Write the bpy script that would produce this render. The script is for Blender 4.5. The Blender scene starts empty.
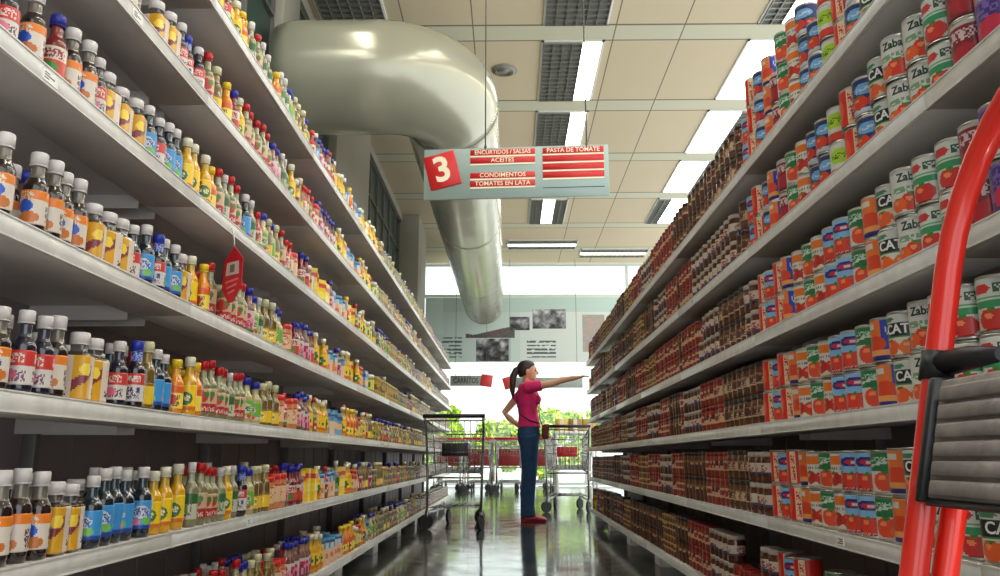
import bpy, bmesh, math, random
from mathutils import Vector, Matrix

random.seed(11)
C = bpy.context.scene.collection
PI = math.pi
CAM_Z = 0.63
PITCH = math.radians(12.06)
FPX = 800.0

# ------------------------------------------------------------------ colours
def lin(c):
    c = c / 255.0
    return c / 12.92 if c <= 0.04045 else ((c + 0.055) / 1.055) ** 2.4
def rgb(r, g, b):
    return (lin(r), lin(g), lin(b), 1.0)
WHITE = (235, 233, 228)

def hsh(*a):
    x = 0.0
    for i, v in enumerate(a):
        x += v * (12.9898 + 65.233 * i)
    x = math.sin(x) * 43758.5453
    return x - math.floor(x)

# ------------------------------------------------------------------ materials
def newmat(name):
    m = bpy.data.materials.new(name)
    m.use_nodes = True
    nt = m.node_tree
    return m, nt, nt.nodes['Principled BSDF']
def plain(name, col, rough=0.5, metal=0.0, coat=0.0, noise=0.0, nscale=12.0, emis=None, estr=0.0, spec=0.5, bump=0.0):
    m, nt, b = newmat(name)
    b.inputs['Base Color'].default_value = rgb(*col)
    b.inputs['Roughness'].default_value = rough
    b.inputs['Metallic'].default_value = metal
    b.inputs['Coat Weight'].default_value = coat
    b.inputs['Specular IOR Level'].default_value = spec
    if noise or bump:
        tc = nt.nodes.new('ShaderNodeTexCoord')
        n = nt.nodes.new('ShaderNodeTexNoise')
        n.inputs['Scale'].default_value = nscale
        n.inputs['Detail'].default_value = 5
        nt.links.new(tc.outputs['Object'], n.inputs['Vector'])
        if noise:
            mx = nt.nodes.new('ShaderNodeMix'); mx.data_type = 'RGBA'
            mx.inputs[6].default_value = rgb(*[max(0, v * (1 - noise)) for v in col])
            mx.inputs[7].default_value = rgb(*[min(255, v * (1 + noise)) for v in col])
            nt.links.new(n.outputs['Fac'], mx.inputs[0])
            nt.links.new(mx.outputs[2], b.inputs['Base Color'])
        if bump:
            bp = nt.nodes.new('ShaderNodeBump'); bp.inputs['Strength'].default_value = bump
            bp.inputs['Distance'].default_value = 0.01
            nt.links.new(n.outputs['Fac'], bp.inputs['Height'])
            nt.links.new(bp.outputs[0], b.inputs['Normal'])
    if emis:
        b.inputs['Emission Color'].default_value = rgb(*emis)
        b.inputs['Emission Strength'].default_value = estr
    return m
def attr_mat(name, rough, coat=0.0, spec=0.5, metal=0.0):
    m, nt, b = newmat(name)
    a = nt.nodes.new('ShaderNodeAttribute'); a.attribute_name = 'Col'
    nt.links.new(a.outputs['Color'], b.inputs['Base Color'])
    b.inputs['Roughness'].default_value = rough
    b.inputs['Coat Weight'].default_value = coat
    b.inputs['Coat Roughness'].default_value = 0.08
    b.inputs['Specular IOR Level'].default_value = spec
    b.inputs['Metallic'].default_value = metal
    return m

M_PRINT = attr_mat('printed_paper', 0.38, 0.25)
M_GLASSY = attr_mat('filled_glass', 0.07, 0.6, 0.6)
M_PLASTIC = attr_mat('moulded_plastic', 0.33)
M_TIN = plain('tin_plate', (200, 198, 192), 0.28, 0.95)
M_SHELF = plain('enamelled_shelf_steel', (208, 203, 199), 0.42, 0.15, noise=0.10, nscale=6)
M_RAIL = plain('price_rail_plastic', (222, 219, 214), 0.30, noise=0.10, nscale=22)
M_BACK = plain('shelf_back_steel', (148, 138, 139), 0.6, noise=0.08, nscale=4)
M_UP = plain('upright_steel', (120, 116, 112), 0.45, 0.4)
M_DUCT = plain('duct_paint', (176, 174, 154), 0.24, 0.3, coat=0.2, noise=0.03, nscale=3)
M_WHITE = plain('white_paint', (232, 234, 228), 0.55)
M_LOUV = plain('louvre_metal', (150, 150, 142), 0.35, 0.5)
M_LAMP = plain('lit_tube_panel', (255, 255, 250), 0.4, emis=(255, 252, 240), estr=7.5)
M_BLACK = plain('black_plastic', (26, 27, 32), 0.42)
M_DKBLUE = plain('dark_denim', (34, 66, 104), 0.85, noise=0.35, nscale=25, bump=0.2)
M_RED = plain('red_enamel', (226, 38, 24), 0.28, coat=0.5, noise=0.05, nscale=14)
M_TREAD = plain('ribbed_rubber', (136, 129, 127), 0.7, noise=0.30, nscale=30, bump=0.3)
M_CHROME = plain('chromed_wire', (150, 150, 148), 0.25, 0.9)
M_CARTRED = plain('cart_red_plastic', (196, 28, 30), 0.4)
M_WHEEL = plain('rubber_wheel', (34, 34, 36), 0.6)
M_SKIN = plain('skin', (224, 172, 142), 0.5, noise=0.05)
M_HAIR = plain('dark_brown_hair', (46, 30, 34), 0.45, noise=0.3, nscale=60)
M_PINK = plain('pink_jersey', (226, 38, 112), 0.8, noise=0.16, nscale=14, bump=0.4)
M_SHOE = plain('crimson_leather', (170, 26, 48), 0.4)
M_BAG = plain('maroon_leather', (120, 42, 38), 0.5, noise=0.2)
M_STRAP = plain('purple_strap', (74, 26, 70), 0.6)
M_EYE = plain('eye', (24, 18, 16), 0.2)
M_SIGN = plain('sign_acrylic', (158, 178, 172), 0.35, noise=0.03, nscale=2)
M_SIGNRED = plain('sign_red', (205, 28, 28), 0.4, noise=0.06, nscale=5)
M_CREAM = plain('cream_vinyl', (250, 236, 206), 0.5)
M_INK = plain('dark_ink', (40, 46, 42), 0.6)
M_CABLE = plain('steel_cable', (90, 90, 86), 0.4, 0.8)
M_PILLAR = plain('pillar_paint', (150, 146, 132), 0.6, noise=0.06, nscale=2)
M_FRAMEW = plain('window_frame_paint', (214, 220, 212), 0.4)
M_LEAF = attr_mat('leaf', 0.6)
M_BARK = plain('bark', (96, 78, 60), 0.9, noise=0.3)
M_PAVE = plain('concrete_paving', (210, 208, 200), 0.9, noise=0.08, nscale=2)
M_CARD = plain('brown_cardboard', (168, 132, 88), 0.8, noise=0.1)
M_BOARD = attr_mat('printed_board', 0.55)

# clear window glass: mostly transmits, a little reflection
def glassmat():
    m = bpy.data.materials.new('window_glass'); m.use_nodes = True
    nt = m.node_tree; nt.nodes.clear()
    o = nt.nodes.new('ShaderNodeOutputMaterial'); mx = nt.nodes.new('ShaderNodeMixShader')
    t = nt.nodes.new('ShaderNodeBsdfTransparent'); g = nt.nodes.new('ShaderNodeBsdfGlossy')
    t.inputs[0].default_value = (0.94, 0.97, 0.95, 1); g.inputs['Roughness'].default_value = 0.03
    mx.inputs[0].default_value = 0.06
    nt.links.new(t.outputs[0], mx.inputs[1]); nt.links.new(g.outputs[0], mx.inputs[2]); nt.links.new(mx.outputs[0], o.inputs[0])
    return m
M_GLASS = glassmat()
M_DKGLASS = plain('dark_green_glass', (40, 62, 54), 0.35, noise=0.25, nscale=3)

def math_node(nt, op, a, b=None):
    n = nt.nodes.new('ShaderNodeMath'); n.operation = op
    for i, v in enumerate((a, b)):
        if v is None: continue
        if isinstance(v, (int, float)): n.inputs[i].default_value = v
        else: nt.links.new(v, n.inputs[i])
    return n.outputs[0]

def floor_mat():
    m, nt, b = newmat('polished_floor_tile')
    tc = nt.nodes.new('ShaderNodeTexCoord')
    br = nt.nodes.new('ShaderNodeTexBrick')
    br.offset = 0.0; br.inputs['Scale'].default_value = 1.0
    br.inputs['Brick Width'].default_value = 0.4; br.inputs['Row Height'].default_value = 0.4
    br.inputs['Mortar Size'].default_value = 0.006; br.inputs['Bias'].default_value = 0.0
    br.inputs['Color1'].default_value = rgb(92, 92, 84); br.inputs['Color2'].default_value = rgb(70, 72, 66)
    br.inputs['Mortar'].default_value = rgb(44, 44, 40)
    nt.links.new(tc.outputs['Object'], br.inputs['Vector'])
    n = nt.nodes.new('ShaderNodeTexNoise'); n.inputs['Scale'].default_value = 2.3; n.inputs['Detail'].default_value = 8
    nt.links.new(tc.outputs['Object'], n.inputs['Vector'])
    mx = nt.nodes.new('ShaderNodeMix'); mx.data_type = 'RGBA'; mx.blend_type = 'MULTIPLY'
    mx.inputs[0].default_value = 0.6
    nt.links.new(br.outputs['Color'], mx.inputs[6]); nt.links.new(n.outputs['Color'], mx.inputs[7])
    nt.links.new(mx.outputs[2], b.inputs['Base Color'])
    n2 = nt.nodes.new('ShaderNodeTexNoise'); n2.inputs['Scale'].default_value = 5.0; n2.inputs['Detail'].default_value = 6
    nt.links.new(tc.outputs['Object'], n2.inputs['Vector'])
    mr = nt.nodes.new('ShaderNodeMapRange')
    mr.inputs[1].default_value = 0.3; mr.inputs[2].default_value = 0.7; mr.inputs[3].default_value = 0.05; mr.inputs[4].default_value = 0.16
    nt.links.new(n2.outputs['Fac'], mr.inputs[0]); nt.links.new(mr.outputs[0], b.inputs['Roughness'])
    b.inputs['Specular IOR Level'].default_value = 0.7
    bp = nt.nodes.new('ShaderNodeBump'); bp.inputs['Strength'].default_value = 0.05; bp.inputs['Distance'].default_value = 0.02
    nt.links.new(n2.outputs['Fac'], bp.inputs['Height']); nt.links.new(bp.outputs[0], b.inputs['Normal'])
    return m
PITCH_Y, START_Y = 1.58, 5.38
def ceiling_mat():
    m, nt, b = newmat('ceiling_tile')
    tc = nt.nodes.new('ShaderNodeTexCoord'); sp = nt.nodes.new('ShaderNodeSeparateXYZ')
    nt.links.new(tc.outputs['Object'], sp.inputs[0])
    fy = math_node(nt, 'FRACT', math_node(nt, 'DIVIDE', math_node(nt, 'SUBTRACT', sp.outputs['Y'], START_Y - 20 * PITCH_Y), PITCH_Y))
    band = math_node(nt, 'GREATER_THAN', fy, 0.83)
    l1 = math_node(nt, 'LESS_THAN', fy, 0.012)
    l2 = math_node(nt, 'LESS_THAN', math_node(nt, 'ABSOLUTE', math_node(nt, 'SUBTRACT', fy, 0.83)), 0.008)
    fx = math_node(nt, 'FRACT', math_node(nt, 'DIVIDE', math_node(nt, 'ADD', sp.outputs['X'], 19.5 + 0.34), 1.95))
    l3 = math_node(nt, 'LESS_THAN', fx, 0.006)
    l4 = math_node(nt, 'LESS_THAN', math_node(nt, 'ABSOLUTE', math_node(nt, 'SUBTRACT', fx, 0.68)), 0.003)
    line = math_node(nt, 'MINIMUM', math_node(nt, 'ADD', math_node(nt, 'ADD', l1, l2), math_node(nt, 'ADD', l3, l4)), 1.0)
    n = nt.nodes.new('ShaderNodeTexNoise'); n.inputs['Scale'].default_value = 0.8; n.inputs['Detail'].default_value = 3
    nt.links.new(tc.outputs['Object'], n.inputs['Vector'])
    m0 = nt.nodes.new('ShaderNodeMix'); m0.data_type = 'RGBA'
    m0.inputs[6].default_value = rgb(208, 188, 158); m0.inputs[7].default_value = rgb(216, 202, 168)
    nt.links.new(n.outputs['Fac'], m0.inputs[0])
    m1 = nt.nodes.new('ShaderNodeMix'); m1.data_type = 'RGBA'; m1.inputs[7].default_value = rgb(208, 204, 178)
    nt.links.new(band, m1.inputs[0]); nt.links.new(m0.outputs[2], m1.inputs[6])
    m2 = nt.nodes.new('ShaderNodeMix'); m2.data_type = 'RGBA'; m2.inputs[7].default_value = rgb(120, 112, 94)
    nt.links.new(line, m2.inputs[0]); nt.links.new(m1.outputs[2], m2.inputs[6])
    nt.links.new(m2.outputs[2], b.inputs['Base Color'])
    b.inputs['Roughness'].default_value = 0.8
    return m
M_FLOOR = floor_mat(); M_CEIL = ceiling_mat()

# ------------------------------------------------------------------ mesh builder
class MB:
    def __init__(s):
        s.v = []; s.f = []; s.c = []; s.m = []; s.sm = []
    def face(s, idx, col=WHITE, mat=0, smooth=False):
        s.f.append(tuple(idx)); s.c.append(col); s.m.append(mat); s.sm.append(smooth)
    def box(s, lo, hi, col=WHITE, mat=0, mtx=None, cols=None):
        x0, y0, z0 = lo; x1, y1, z1 = hi
        P = [(x0, y0, z0), (x1, y0, z0), (x1, y1, z0), (x0, y1, z0), (x0, y0, z1), (x1, y0, z1), (x1, y1, z1), (x0, y1, z1)]
        if mtx is not None: P = [tuple(mtx @ Vector(p)) for p in P]
        b = len(s.v); s.v += P
        for k, q in enumerate(((0, 3, 2, 1), (4, 5, 6, 7), (0, 1, 5, 4), (1, 2, 6, 5), (2, 3, 7, 6), (3, 0, 4, 7))):
            s.face([b + i for i in q], cols[k] if cols else col, mat)
    def bbox(s, lo, hi, bev=0.004, seg=2, col=WHITE, mat=0, mtx=None):
        bm = bmesh.new()
        bmesh.ops.create_cube(bm, size=1.0)
        for v in bm.verts:
            v.co = Vector([(lo[i] + hi[i]) / 2 + v.co[i] * (hi[i] - lo[i]) for i in range(3)])
        bmesh.ops.bevel(bm, geom=bm.edges[:], offset=bev, segments=seg, affect='EDGES', profile=0.5)
        b = len(s.v); bm.verts.index_update()
        for v in bm.verts: s.v.append(tuple(mtx @ v.co) if mtx is not None else tuple(v.co))
        for f in bm.faces: s.face([b + v.index for v in f.verts], col, mat, True)
        bm.free()
    def lathe(s, prof, seg=20, col=WHITE, mat=0, org=(0, 0, 0), shape=None, cap0=True, cap1=True, smooth=True, rot=0.0):
        """prof: list of (r, z[, colour of the ring going up]); shape(theta) scales the radius; col may be a function of (u, v in ring index)"""
        b = len(s.v); n = len(prof)
        for p in prof:
            for k in range(seg):
                t = rot + 2 * PI * k / seg
                r = p[0] * (shape(t) if shape else 1.0)
                s.v.append((org[0] + r * math.cos(t), org[1] + r * math.sin(t), org[2] + p[1]))
        for i in range(n - 1):
            for k in range(seg):
                k2 = (k + 1) % seg
                c = col((k + 0.5) / seg, i, (prof[i][1] + prof[i + 1][1]) / 2) if callable(col) else (prof[i][2] if len(prof[i]) > 2 else col)
                s.face((b + i * seg + k, b + i * seg + k2, b + (i + 1) * seg + k2, b + (i + 1) * seg + k), c, mat, smooth)
        def cc(i, z):
            return col(0.5, max(0, i - 1), z) if callable(col) else (prof[min(i, n - 2)][2] if len(prof[min(i, n - 2)]) > 2 else col)
        if cap0: s.face([b + k for k in reversed(range(seg))], cc(0, prof[0][1]), mat)
        if cap1: s.face([b + (n - 1) * seg + k for k in range(seg)], cc(n - 1, prof[-1][1]), mat)
    def tube(s, pts, r, seg=8, col=WHITE, mat=0, closed=False, flat=None):
        """swept tube along pts; r is a number or a list; flat=(a,b) scales the ring's two axes"""
        P = [Vector(p) for p in pts]; n = len(P); b = len(s.v)
        R = r if isinstance(r, (list, tuple)) else [r] * n
        ref = None
        for i in range(n):
            if closed: d = P[(i + 1) % n] - P[i - 1]
            else: d = P[min(i + 1, n - 1)] - P[max(i - 1, 0)]
            d.normalize()
            if ref is None:
                ref = Vector((0, 0, 1)) if abs(d.z) < 0.9 else Vector((1, 0, 0))
            x = ref - d * ref.dot(d)
            if x.length < 1e-5: x = d.orthogonal()
            x.normalize(); ref = x; y = d.cross(x)
            for k in range(seg):
                t = 2 * PI * k / seg
                a, bb = flat if flat else (1, 1)
                s.v.append(tuple(P[i] + x * (R[i] * a * math.cos(t)) + y * (R[i] * bb * math.sin(t))))
        for i in range(n if closed else n - 1):
            j = (i + 1) % n
            for k in range(seg):
                k2 = (k + 1) % seg
                s.face((b + i * seg + k, b + i * seg + k2, b + j * seg + k2, b + j * seg + k), col, mat, True)
        if not closed:
            s.face([b + k for k in reversed(range(seg))], col, mat)
            s.face([b + (n - 1) * seg + k for k in range(seg)], col, mat)
    def loft(s, rings, seg=20, col=WHITE, mat=0):
        """rings of (centre, half-width a along axis A, half-width b along axis B, A, B)"""
        b = len(s.v); n = len(rings)
        for c, a, bb, A, B in rings:
            c, A, B = Vector(c), Vector(A), Vector(B)
            for k in range(seg):
                t = 2 * PI * k / seg
                s.v.append(tuple(c + A * (a * math.cos(t)) + B * (bb * math.sin(t))))
        for i in range(n - 1):
            for k in range(seg):
                k2 = (k + 1) % seg
                s.face((b + i * seg + k, b + i * seg + k2, b + (i + 1) * seg + k2, b + (i + 1) * seg + k), col, mat, True)
        s.face([b + k for k in reversed(range(seg))], col, mat, True)
        s.face([b + (n - 1) * seg + k for k in range(seg)], col, mat, True)
    def ball(s, c, r, seg=16, rings=10, col=WHITE, mat=0, sc=(1, 1, 1), mtx=None):
        R = []
        for i in range(1, rings):
            t = -PI / 2 + PI * i / rings
            R.append((r * math.cos(t), r * math.sin(t)))
        b = len(s.v)
        s.lathe(R, seg, col, mat)
        for i in range(b, len(s.v)):
            p = Vector((s.v[i][0] * sc[0], s.v[i][1] * sc[1], s.v[i][2] * sc[2]))
            if mtx is not None: p = mtx @ p
            s.v[i] = (p.x + c[0], p.y + c[1], p.z + c[2])
    def add_mesh(s, me, mtx=None, col=WHITE, mat=0):
        b = len(s.v)
        for v in me.vertices: s.v.append(tuple(mtx @ v.co) if mtx is not None else tuple(v.co))
        for p in me.polygons: s.face([b + i for i in p.vertices], col, mat)
    def mesh(s, name, mats):
        me = bpy.data.meshes.new(name)
        me.from_pydata(s.v, [], s.f)
        if not isinstance(mats, (list, tuple)): mats = [mats]
        for m in mats: me.materials.append(m)
        at = me.color_attributes.new('Col', 'FLOAT_COLOR', 'CORNER')
        buf = []; cache = {}
        for p, c in zip(me.polygons, s.c):
            q = cache.get(c)
            if q is None: q = cache[c] = rgb(*c)
            buf.extend(q * len(p.vertices))
        at.data.foreach_set('color', buf)
        me.polygons.foreach_set('material_index', s.m)
        me.polygons.foreach_set('use_smooth', s.sm)
        me.update()
        return me
    def build(s, name, mats, parent=None, loc=None):
        return link(name, s.mesh(name, mats), parent, loc)

def link(name, me, parent=None, loc=None, rz=None):
    o = bpy.data.objects.new(name, me); C.objects.link(o)
    if parent is not None: o.parent = parent
    if loc is not None: o.location = loc
    if rz is not None: o.rotation_euler.z = rz
    return o
def tag(o, label=None, cat=None, group=None, kind=None):
    if label: o['label'] = label
    if cat: o['category'] = cat
    if group: o['group'] = group
    if kind: o['kind'] = kind
    return o
def empty(name, loc=(0, 0, 0), rz=0.0, label=None, cat=None, group=None):
    o = bpy.data.objects.new(name, None); C.objects.link(o)
    o.location = loc; o.rotation_euler.z = rz; o.empty_display_size = 0.1
    return tag(o, label, cat, group)
def copy_tree(o, parent=None):
    c = o.copy(); C.objects.link(c)
    if parent is not None: c.parent = parent
    for ch in list(o.children): copy_tree(ch, c)
    return c
def struct(name, b, mats, parent=None):
    o = b.build(name, mats, parent)
    if parent is None: o['kind'] = 'structure'
    return o
def px(x, y, z):
    """where a world point falls in the 1000 x 576 frame, used only to leave out goods that are outside it"""
    h = z - CAM_Z
    d = y * math.cos(PITCH) + h * math.sin(PITCH)
    if d < 0.05: return (-9e3, 9e3, d)
    return (510 + FPX * x / d, 288 - FPX * (h * math.cos(PITCH) - y * math.sin(PITCH)) / d, d)
UNITS = 'zero first second third fourth fifth sixth seventh eighth ninth tenth eleventh twelfth thirteenth fourteenth fifteenth sixteenth seventeenth eighteenth nineteenth'.split()
TENS = {2: 'twent', 3: 'thirt', 4: 'fort', 5: 'fift', 6: 'sixt', 7: 'sevent', 8: 'eight', 9: 'ninet'}
def ordinal(n):
    if n < 20: return UNITS[n]
    if n % 10 == 0: return TENS[n // 10] + 'ieth'
    return TENS[n // 10] + 'y-' + UNITS[n % 10]

def text_mesh(body, size, align='CENTER', bold=0.0, extrude=0.0006):
    cu = bpy.data.curves.new('lettering_outline', 'FONT')
    cu.body = body; cu.size = size; cu.align_x = align; cu.align_y = 'CENTER'
    cu.extrude = extrude; cu.offset = bold; cu.resolution_u = 3
    o = bpy.data.objects.new('lettering_outline', cu); C.objects.link(o)
    dg = bpy.context.evaluated_depsgraph_get(); dg.update()
    me = bpy.data.meshes.new_from_object(o.evaluated_get(dg))
    bpy.data.objects.remove(o); bpy.data.curves.remove(cu)
    return me
def bend_text(me, r, z, u_mid, col, fit=None):
    """lettering wrapped on a cylinder of radius r with its middle at turn u_mid"""
    xs = [v.co.x for v in me.vertices]
    b = MB(); mid = (min(xs) + max(xs)) / 2
    k = (fit / (max(xs) - min(xs))) if fit else 1.0
    for v in me.vertices:
        t = u_mid * 2 * PI + (v.co.x - mid) * k / r
        rr = r + 0.0006 + v.co.z
        b.v.append((rr * math.cos(t), rr * math.sin(t), z + v.co.y))
    for p in me.polygons: b.face(list(p.vertices), col)
    return b
def fuse(b, name, mat, voxel=0.006, smooth=4):
    """one continuous skin round everything in the builder"""
    me = b.mesh(name, mat)
    o = bpy.data.objects.new(name, me); C.objects.link(o)
    r = o.modifiers.new('r', 'REMESH'); r.mode = 'VOXEL'; r.voxel_size = voxel; r.use_smooth_shade = True
    s = o.modifiers.new('s', 'SMOOTH'); s.factor = 0.5; s.iterations = smooth
    dg = bpy.context.evaluated_depsgraph_get(); dg.update()
    out = bpy.data.meshes.new_from_object(o.evaluated_get(dg))
    out.name = name
    if not out.materials: out.materials.append(mat)
    for p in out.polygons: p.use_smooth = True
    bpy.data.objects.remove(o)
    return out

# ------------------------------------------------------------------ print on labels
def paint(spec, u, v):
    c = spec[0]
    for s in spec[1:]:
        k = s[0]
        if k == 'r':
            if s[1] <= u <= s[2] and s[3] <= v <= s[4]: c = s[5]
        elif k == 'e':
            if ((u - s[1]) / s[3]) ** 2 + ((v - s[2]) / s[4]) ** 2 <= 1: c = s[5]
        elif k == 't':      # lines of small unreadable print
            if s[1] <= u <= s[2] and s[3] <= v <= s[4] and hsh(int(u * 34), int(v * 22), s[5][0]) > 0.45: c = s[5]
        elif k == 'd':      # a diagonal band
            w = v - (s[1] + s[2] * u)
            if abs(w) < s[3]: c = s[4]
        elif k == 'n':      # speckle
            if s[1] <= u <= s[2] and s[3] <= v <= s[4] and hsh(int(u * 26), int(v * 18), 7) > s[6]: c = s[5]
    return c
def label_col(spec, rep):
    def f(u, v):
        c = paint(spec, (u * rep) % 1.0, v)
        lo = min(c)
        if lo > 150: c = tuple(int(q - (lo - 150) * 0.32) for q in c)      # uncoated label paper is duller than the plain white given above
        return c
    return f
def wrap(b, r, z0, z1, spec, rep=2, seg=56, rows=22, mat=0, shape=None, thick=0.0007):
    fn = label_col(spec, rep)
    prof = [(r - thick, z0)] + [(r, z0 + (z1 - z0) * i / rows) for i in range(rows + 1)] + [(r - thick, z1)]
    b.lathe(prof, seg, lambda u, i, z: fn(u, min(0.999, max(0, (z - z0) / (z1 - z0)))), mat, shape=shape, cap0=False, cap1=False)

# ------------------------------------------------------------------ the goods
KINDS = {}
def square(p=5.0):
    return lambda t: 1.0 / ((abs(math.cos(t)) ** p + abs(math.sin(t)) ** p) ** (1.0 / p))
def reg(key, name, cat, desc, w, root, parts, far):
    KINDS[key] = dict(name=name, cat=cat, desc=desc, w=w, root=root, parts=parts, far=far, n=0)

def bottle(key, name, desc, h, r, liquid, neckc, cap, spec, neck=0.42, lab=(0.12, 0.52), sh=0.56, capfrac=0.86, capw=1.25, sq=None, rep=2, sleeve=None, cat='bottle'):
    nr = r * neck; shape = square(sq) if sq else None
    k = 1.0 if not sq else 0.92
    def prof(ss):
        p = [(r * 0.9 * k, 0, liquid), (r * k, 0.012, liquid), (r * k, h * sh, liquid)]
        for i in range(1, ss + 1):
            t = i / ss
            rr = r * k + (nr - r * k) * (0.5 - 0.5 * math.cos(PI * t))
            zz = h * (sh + (0.74 - sh) * t)
            p.append((rr, zz, liquid if t < 0.62 else neckc))
        p += [(nr, h * 0.80, neckc), (nr * 0.96, h * 0.93, neckc)]
        return p
    def blend(t0):   # squared low, round at the neck
        return shape
    # near version: glass body, cap, label (and neck sleeve)
    b = MB(); b.lathe(prof(6), 28 if not sq else 40, mat=0, shape=shape, rot=PI / 4 if False else 0)
    body = b.mesh(name, M_GLASSY)
    parts = []
    c = MB(); cr = max(nr * capw, 0.006)
    ridges = lambda t: 1.0 + 0.03 * math.cos(20 * t)
    c.lathe([(cr, h * capfrac), (cr, h * 0.985), (cr * 0.9, h)], 40, cap, shape=ridges)
    c.lathe([(cr * 1.04, h * (capfrac - 0.02)), (cr * 1.04, h * capfrac - 0.0002)], 24, tuple(int(q * 0.9) for q in cap))
    parts.append(('cap', c.mesh('cap', M_PLASTIC)))
    l = MB(); wrap(l, r * k + 0.0009, h * lab[0], h * lab[1], spec, rep, 60, 22, shape=shape)
    parts.append(('label', l.mesh('label', M_PRINT)))
    if sleeve:
        q = MB(); wrap(q, nr * 1.12 + 0.0008, h * 0.70, h * (capfrac - 0.02), sleeve, 3, 36, 12)
        parts.append(('neck_sleeve', q.mesh('neck_sleeve', M_PRINT)))
    # far version: the same outline in one mesh
    f = MB(); f.lathe(prof(3), 10, mat=0, shape=shape)
    f.lathe([(cr, h * capfrac), (cr, h)], 10, cap)
    fn = label_col(spec, rep)
    f.lathe([(r * k + 0.001, h * (lab[0] + (lab[1] - lab[0]) * i / 5)) for i in range(6)], 14,
            lambda u, i, z: fn(u, (i + 0.5) / 5), shape=shape, cap0=False, cap1=False)
    reg(key, name, cat, desc, 2 * r * (1.0 if not sq else 0.95), body, parts, f)

def jar(key, name, desc, h, r, fill, lid, spec, lab=(0.2, 0.72), lidr=0.97, rep=2, cat='jar', lidh=0.16, sq=None):
    shape = square(sq) if sq else None
    b = MB()
    def pr(c): return [(r * 0.92, 0, c), (r, 0.008, c), (r, h * 0.76, c), (r * 0.93, h * 0.83, c), (r * 0.93, h * 0.9, c)]
    b.lathe(pr(fill), 32, shape=shape); body = b.mesh(name, M_GLASSY)
    c = MB(); lr = r * lidr
    c.lathe([(lr, h * (1 - lidh)), (lr * 1.02, h * (1 - lidh) + 0.002), (lr, h * 0.985), (lr * 0.93, h)], 40, lid, shape=lambda t: 1 + 0.012 * math.cos(24 * t))
    l = MB(); wrap(l, r + 0.0009, h * lab[0], h * lab[1], spec, rep, 52, 16, shape=shape)
    f = MB(); f.lathe(pr(fill), 10, shape=shape); f.lathe([(lr, h * (1 - lidh)), (lr, h)], 10, lid)
    fn = label_col(spec, rep)
    f.lathe([(r + 0.001, h * (lab[0] + (lab[1] - lab[0]) * i / 4)) for i in range(5)], 12, lambda u, i, z: fn(u, (i + 0.5) / 4), shape=shape, cap0=False, cap1=False)
    reg(key, name, cat, desc, 2 * r, body, [('lid', c.mesh('lid', M_PLASTIC)), ('label', l.mesh('label', M_PRINT))], f)

def can(key, desc, h, r, spec, rep=2, word=None, wcol=None, wz=0.78, wsize=0.026, wfit=0.046, name='tomato_can'):
    b = MB()
    prof = [(r * 0.94, 0.0015), (r, 0), (r, 0.003), (r * 0.975, 0.0045), (r * 0.975, h - 0.0045), (r, h - 0.003), (r, h), (r * 0.94, h - 0.0005), (r * 0.93, h - 0.004), (r * 0.6, h - 0.0035), (r * 0.58, h - 0.003)]
    b.lathe(prof, 36, (205, 203, 198)); body = b.mesh(name, M_TIN)
    l = MB(); wrap(l, r * 0.975 + 0.0012, 0.006, h - 0.006, spec, rep, 72, 28)
    parts = [('label', l.mesh('label', M_PRINT))]
    if word:
        me = text_mesh(word, wsize, bold=0.0006)
        for k in range(rep):
            q = bend_text(me, r * 0.975 + 0.0012, h * wz, (k + 0.5) / rep, wcol, wfit)
            parts.append(('lettering', q.mesh('lettering', M_PRINT)))
    f = MB(); fn = label_col(spec, rep)
    f.lathe([(r, h * i / 6) for i in range(7)], 16, lambda u, i, z: (200, 198, 190) if z > h * 0.97 else fn(u, (i + 0.5) / 6))
    reg(key, name, 'can', desc, 2 * r, body, parts, f)

def carton(key, name, desc, h, w, d, spec, side, cat='carton', flap=True):
    b = MB(); rows, colsn = 18, 14
    def panel(b, o, ax, n, sp):
        base = len(b.v)
        for j in range(rows + 1):
            for i in range(colsn + 1):
                q = Vector(o) + Vector(ax) * (i / colsn) + Vector((0, 0, h * j / rows)); b.v.append(tuple(q))
        for j in range(rows):
            for i in range(colsn):
                a = base + j * (colsn + 1) + i
                b.face((a, a + 1, a + colsn + 2, a + colsn + 1), paint(sp, (i + 0.5) / colsn, (j + 0.5) / rows))
    x, y = d / 2, w / 2
    panel(b, (x, -y, 0), (0, w, 0), 0, spec); panel(b, (-x, y, 0), (0, -w, 0), 0, spec)
    panel(b, (-x, -y, 0), (d, 0, 0), 0, side); panel(b, (x, y, 0), (-d, 0, 0), 0, side)
    i0 = len(b.v); b.v += [(-x, -y, h), (x, -y, h), (x, y, h), (-x, y, h), (-x, -y, 0), (x, -y, 0), (x, y, 0), (-x, y, 0)]
    b.face((i0, i0 + 1, i0 + 2, i0 + 3), spec[0]); b.face((i0 + 7, i0 + 6, i0 + 5, i0 + 4), spec[0])
    body = b.mesh(name, M_PRINT)
    fl = MB(); fl.box((-x * 0.98, -y * 0.98, h), (-0.0005, y * 0.98, h + 0.0018), spec[0]); fl.box((0.0005, -y * 0.98, h), (x * 0.98, y * 0.98, h + 0.0018), spec[0])
    f = MB(); f.box((-x, -y, 0), (x, y, h), spec[0]); 
    f.box((-x - .001, -y - .001, h * .3), (x + .001, y + .001, h * .55), spec[1][-1] if isinstance(spec[1][-1], tuple) else spec[0])
    f.box((-x - .0015, -y - .0015, h * .7), (x + .0015, y + .0015, h * .85), side[-1][-1] if isinstance(side[-1][-1], tuple) else spec[0])
    reg(key, name, cat, desc, math.hypot(w, d) * 0.98, body, [('top_flap', fl.mesh('top_flap', M_PRINT))], f)

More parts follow.
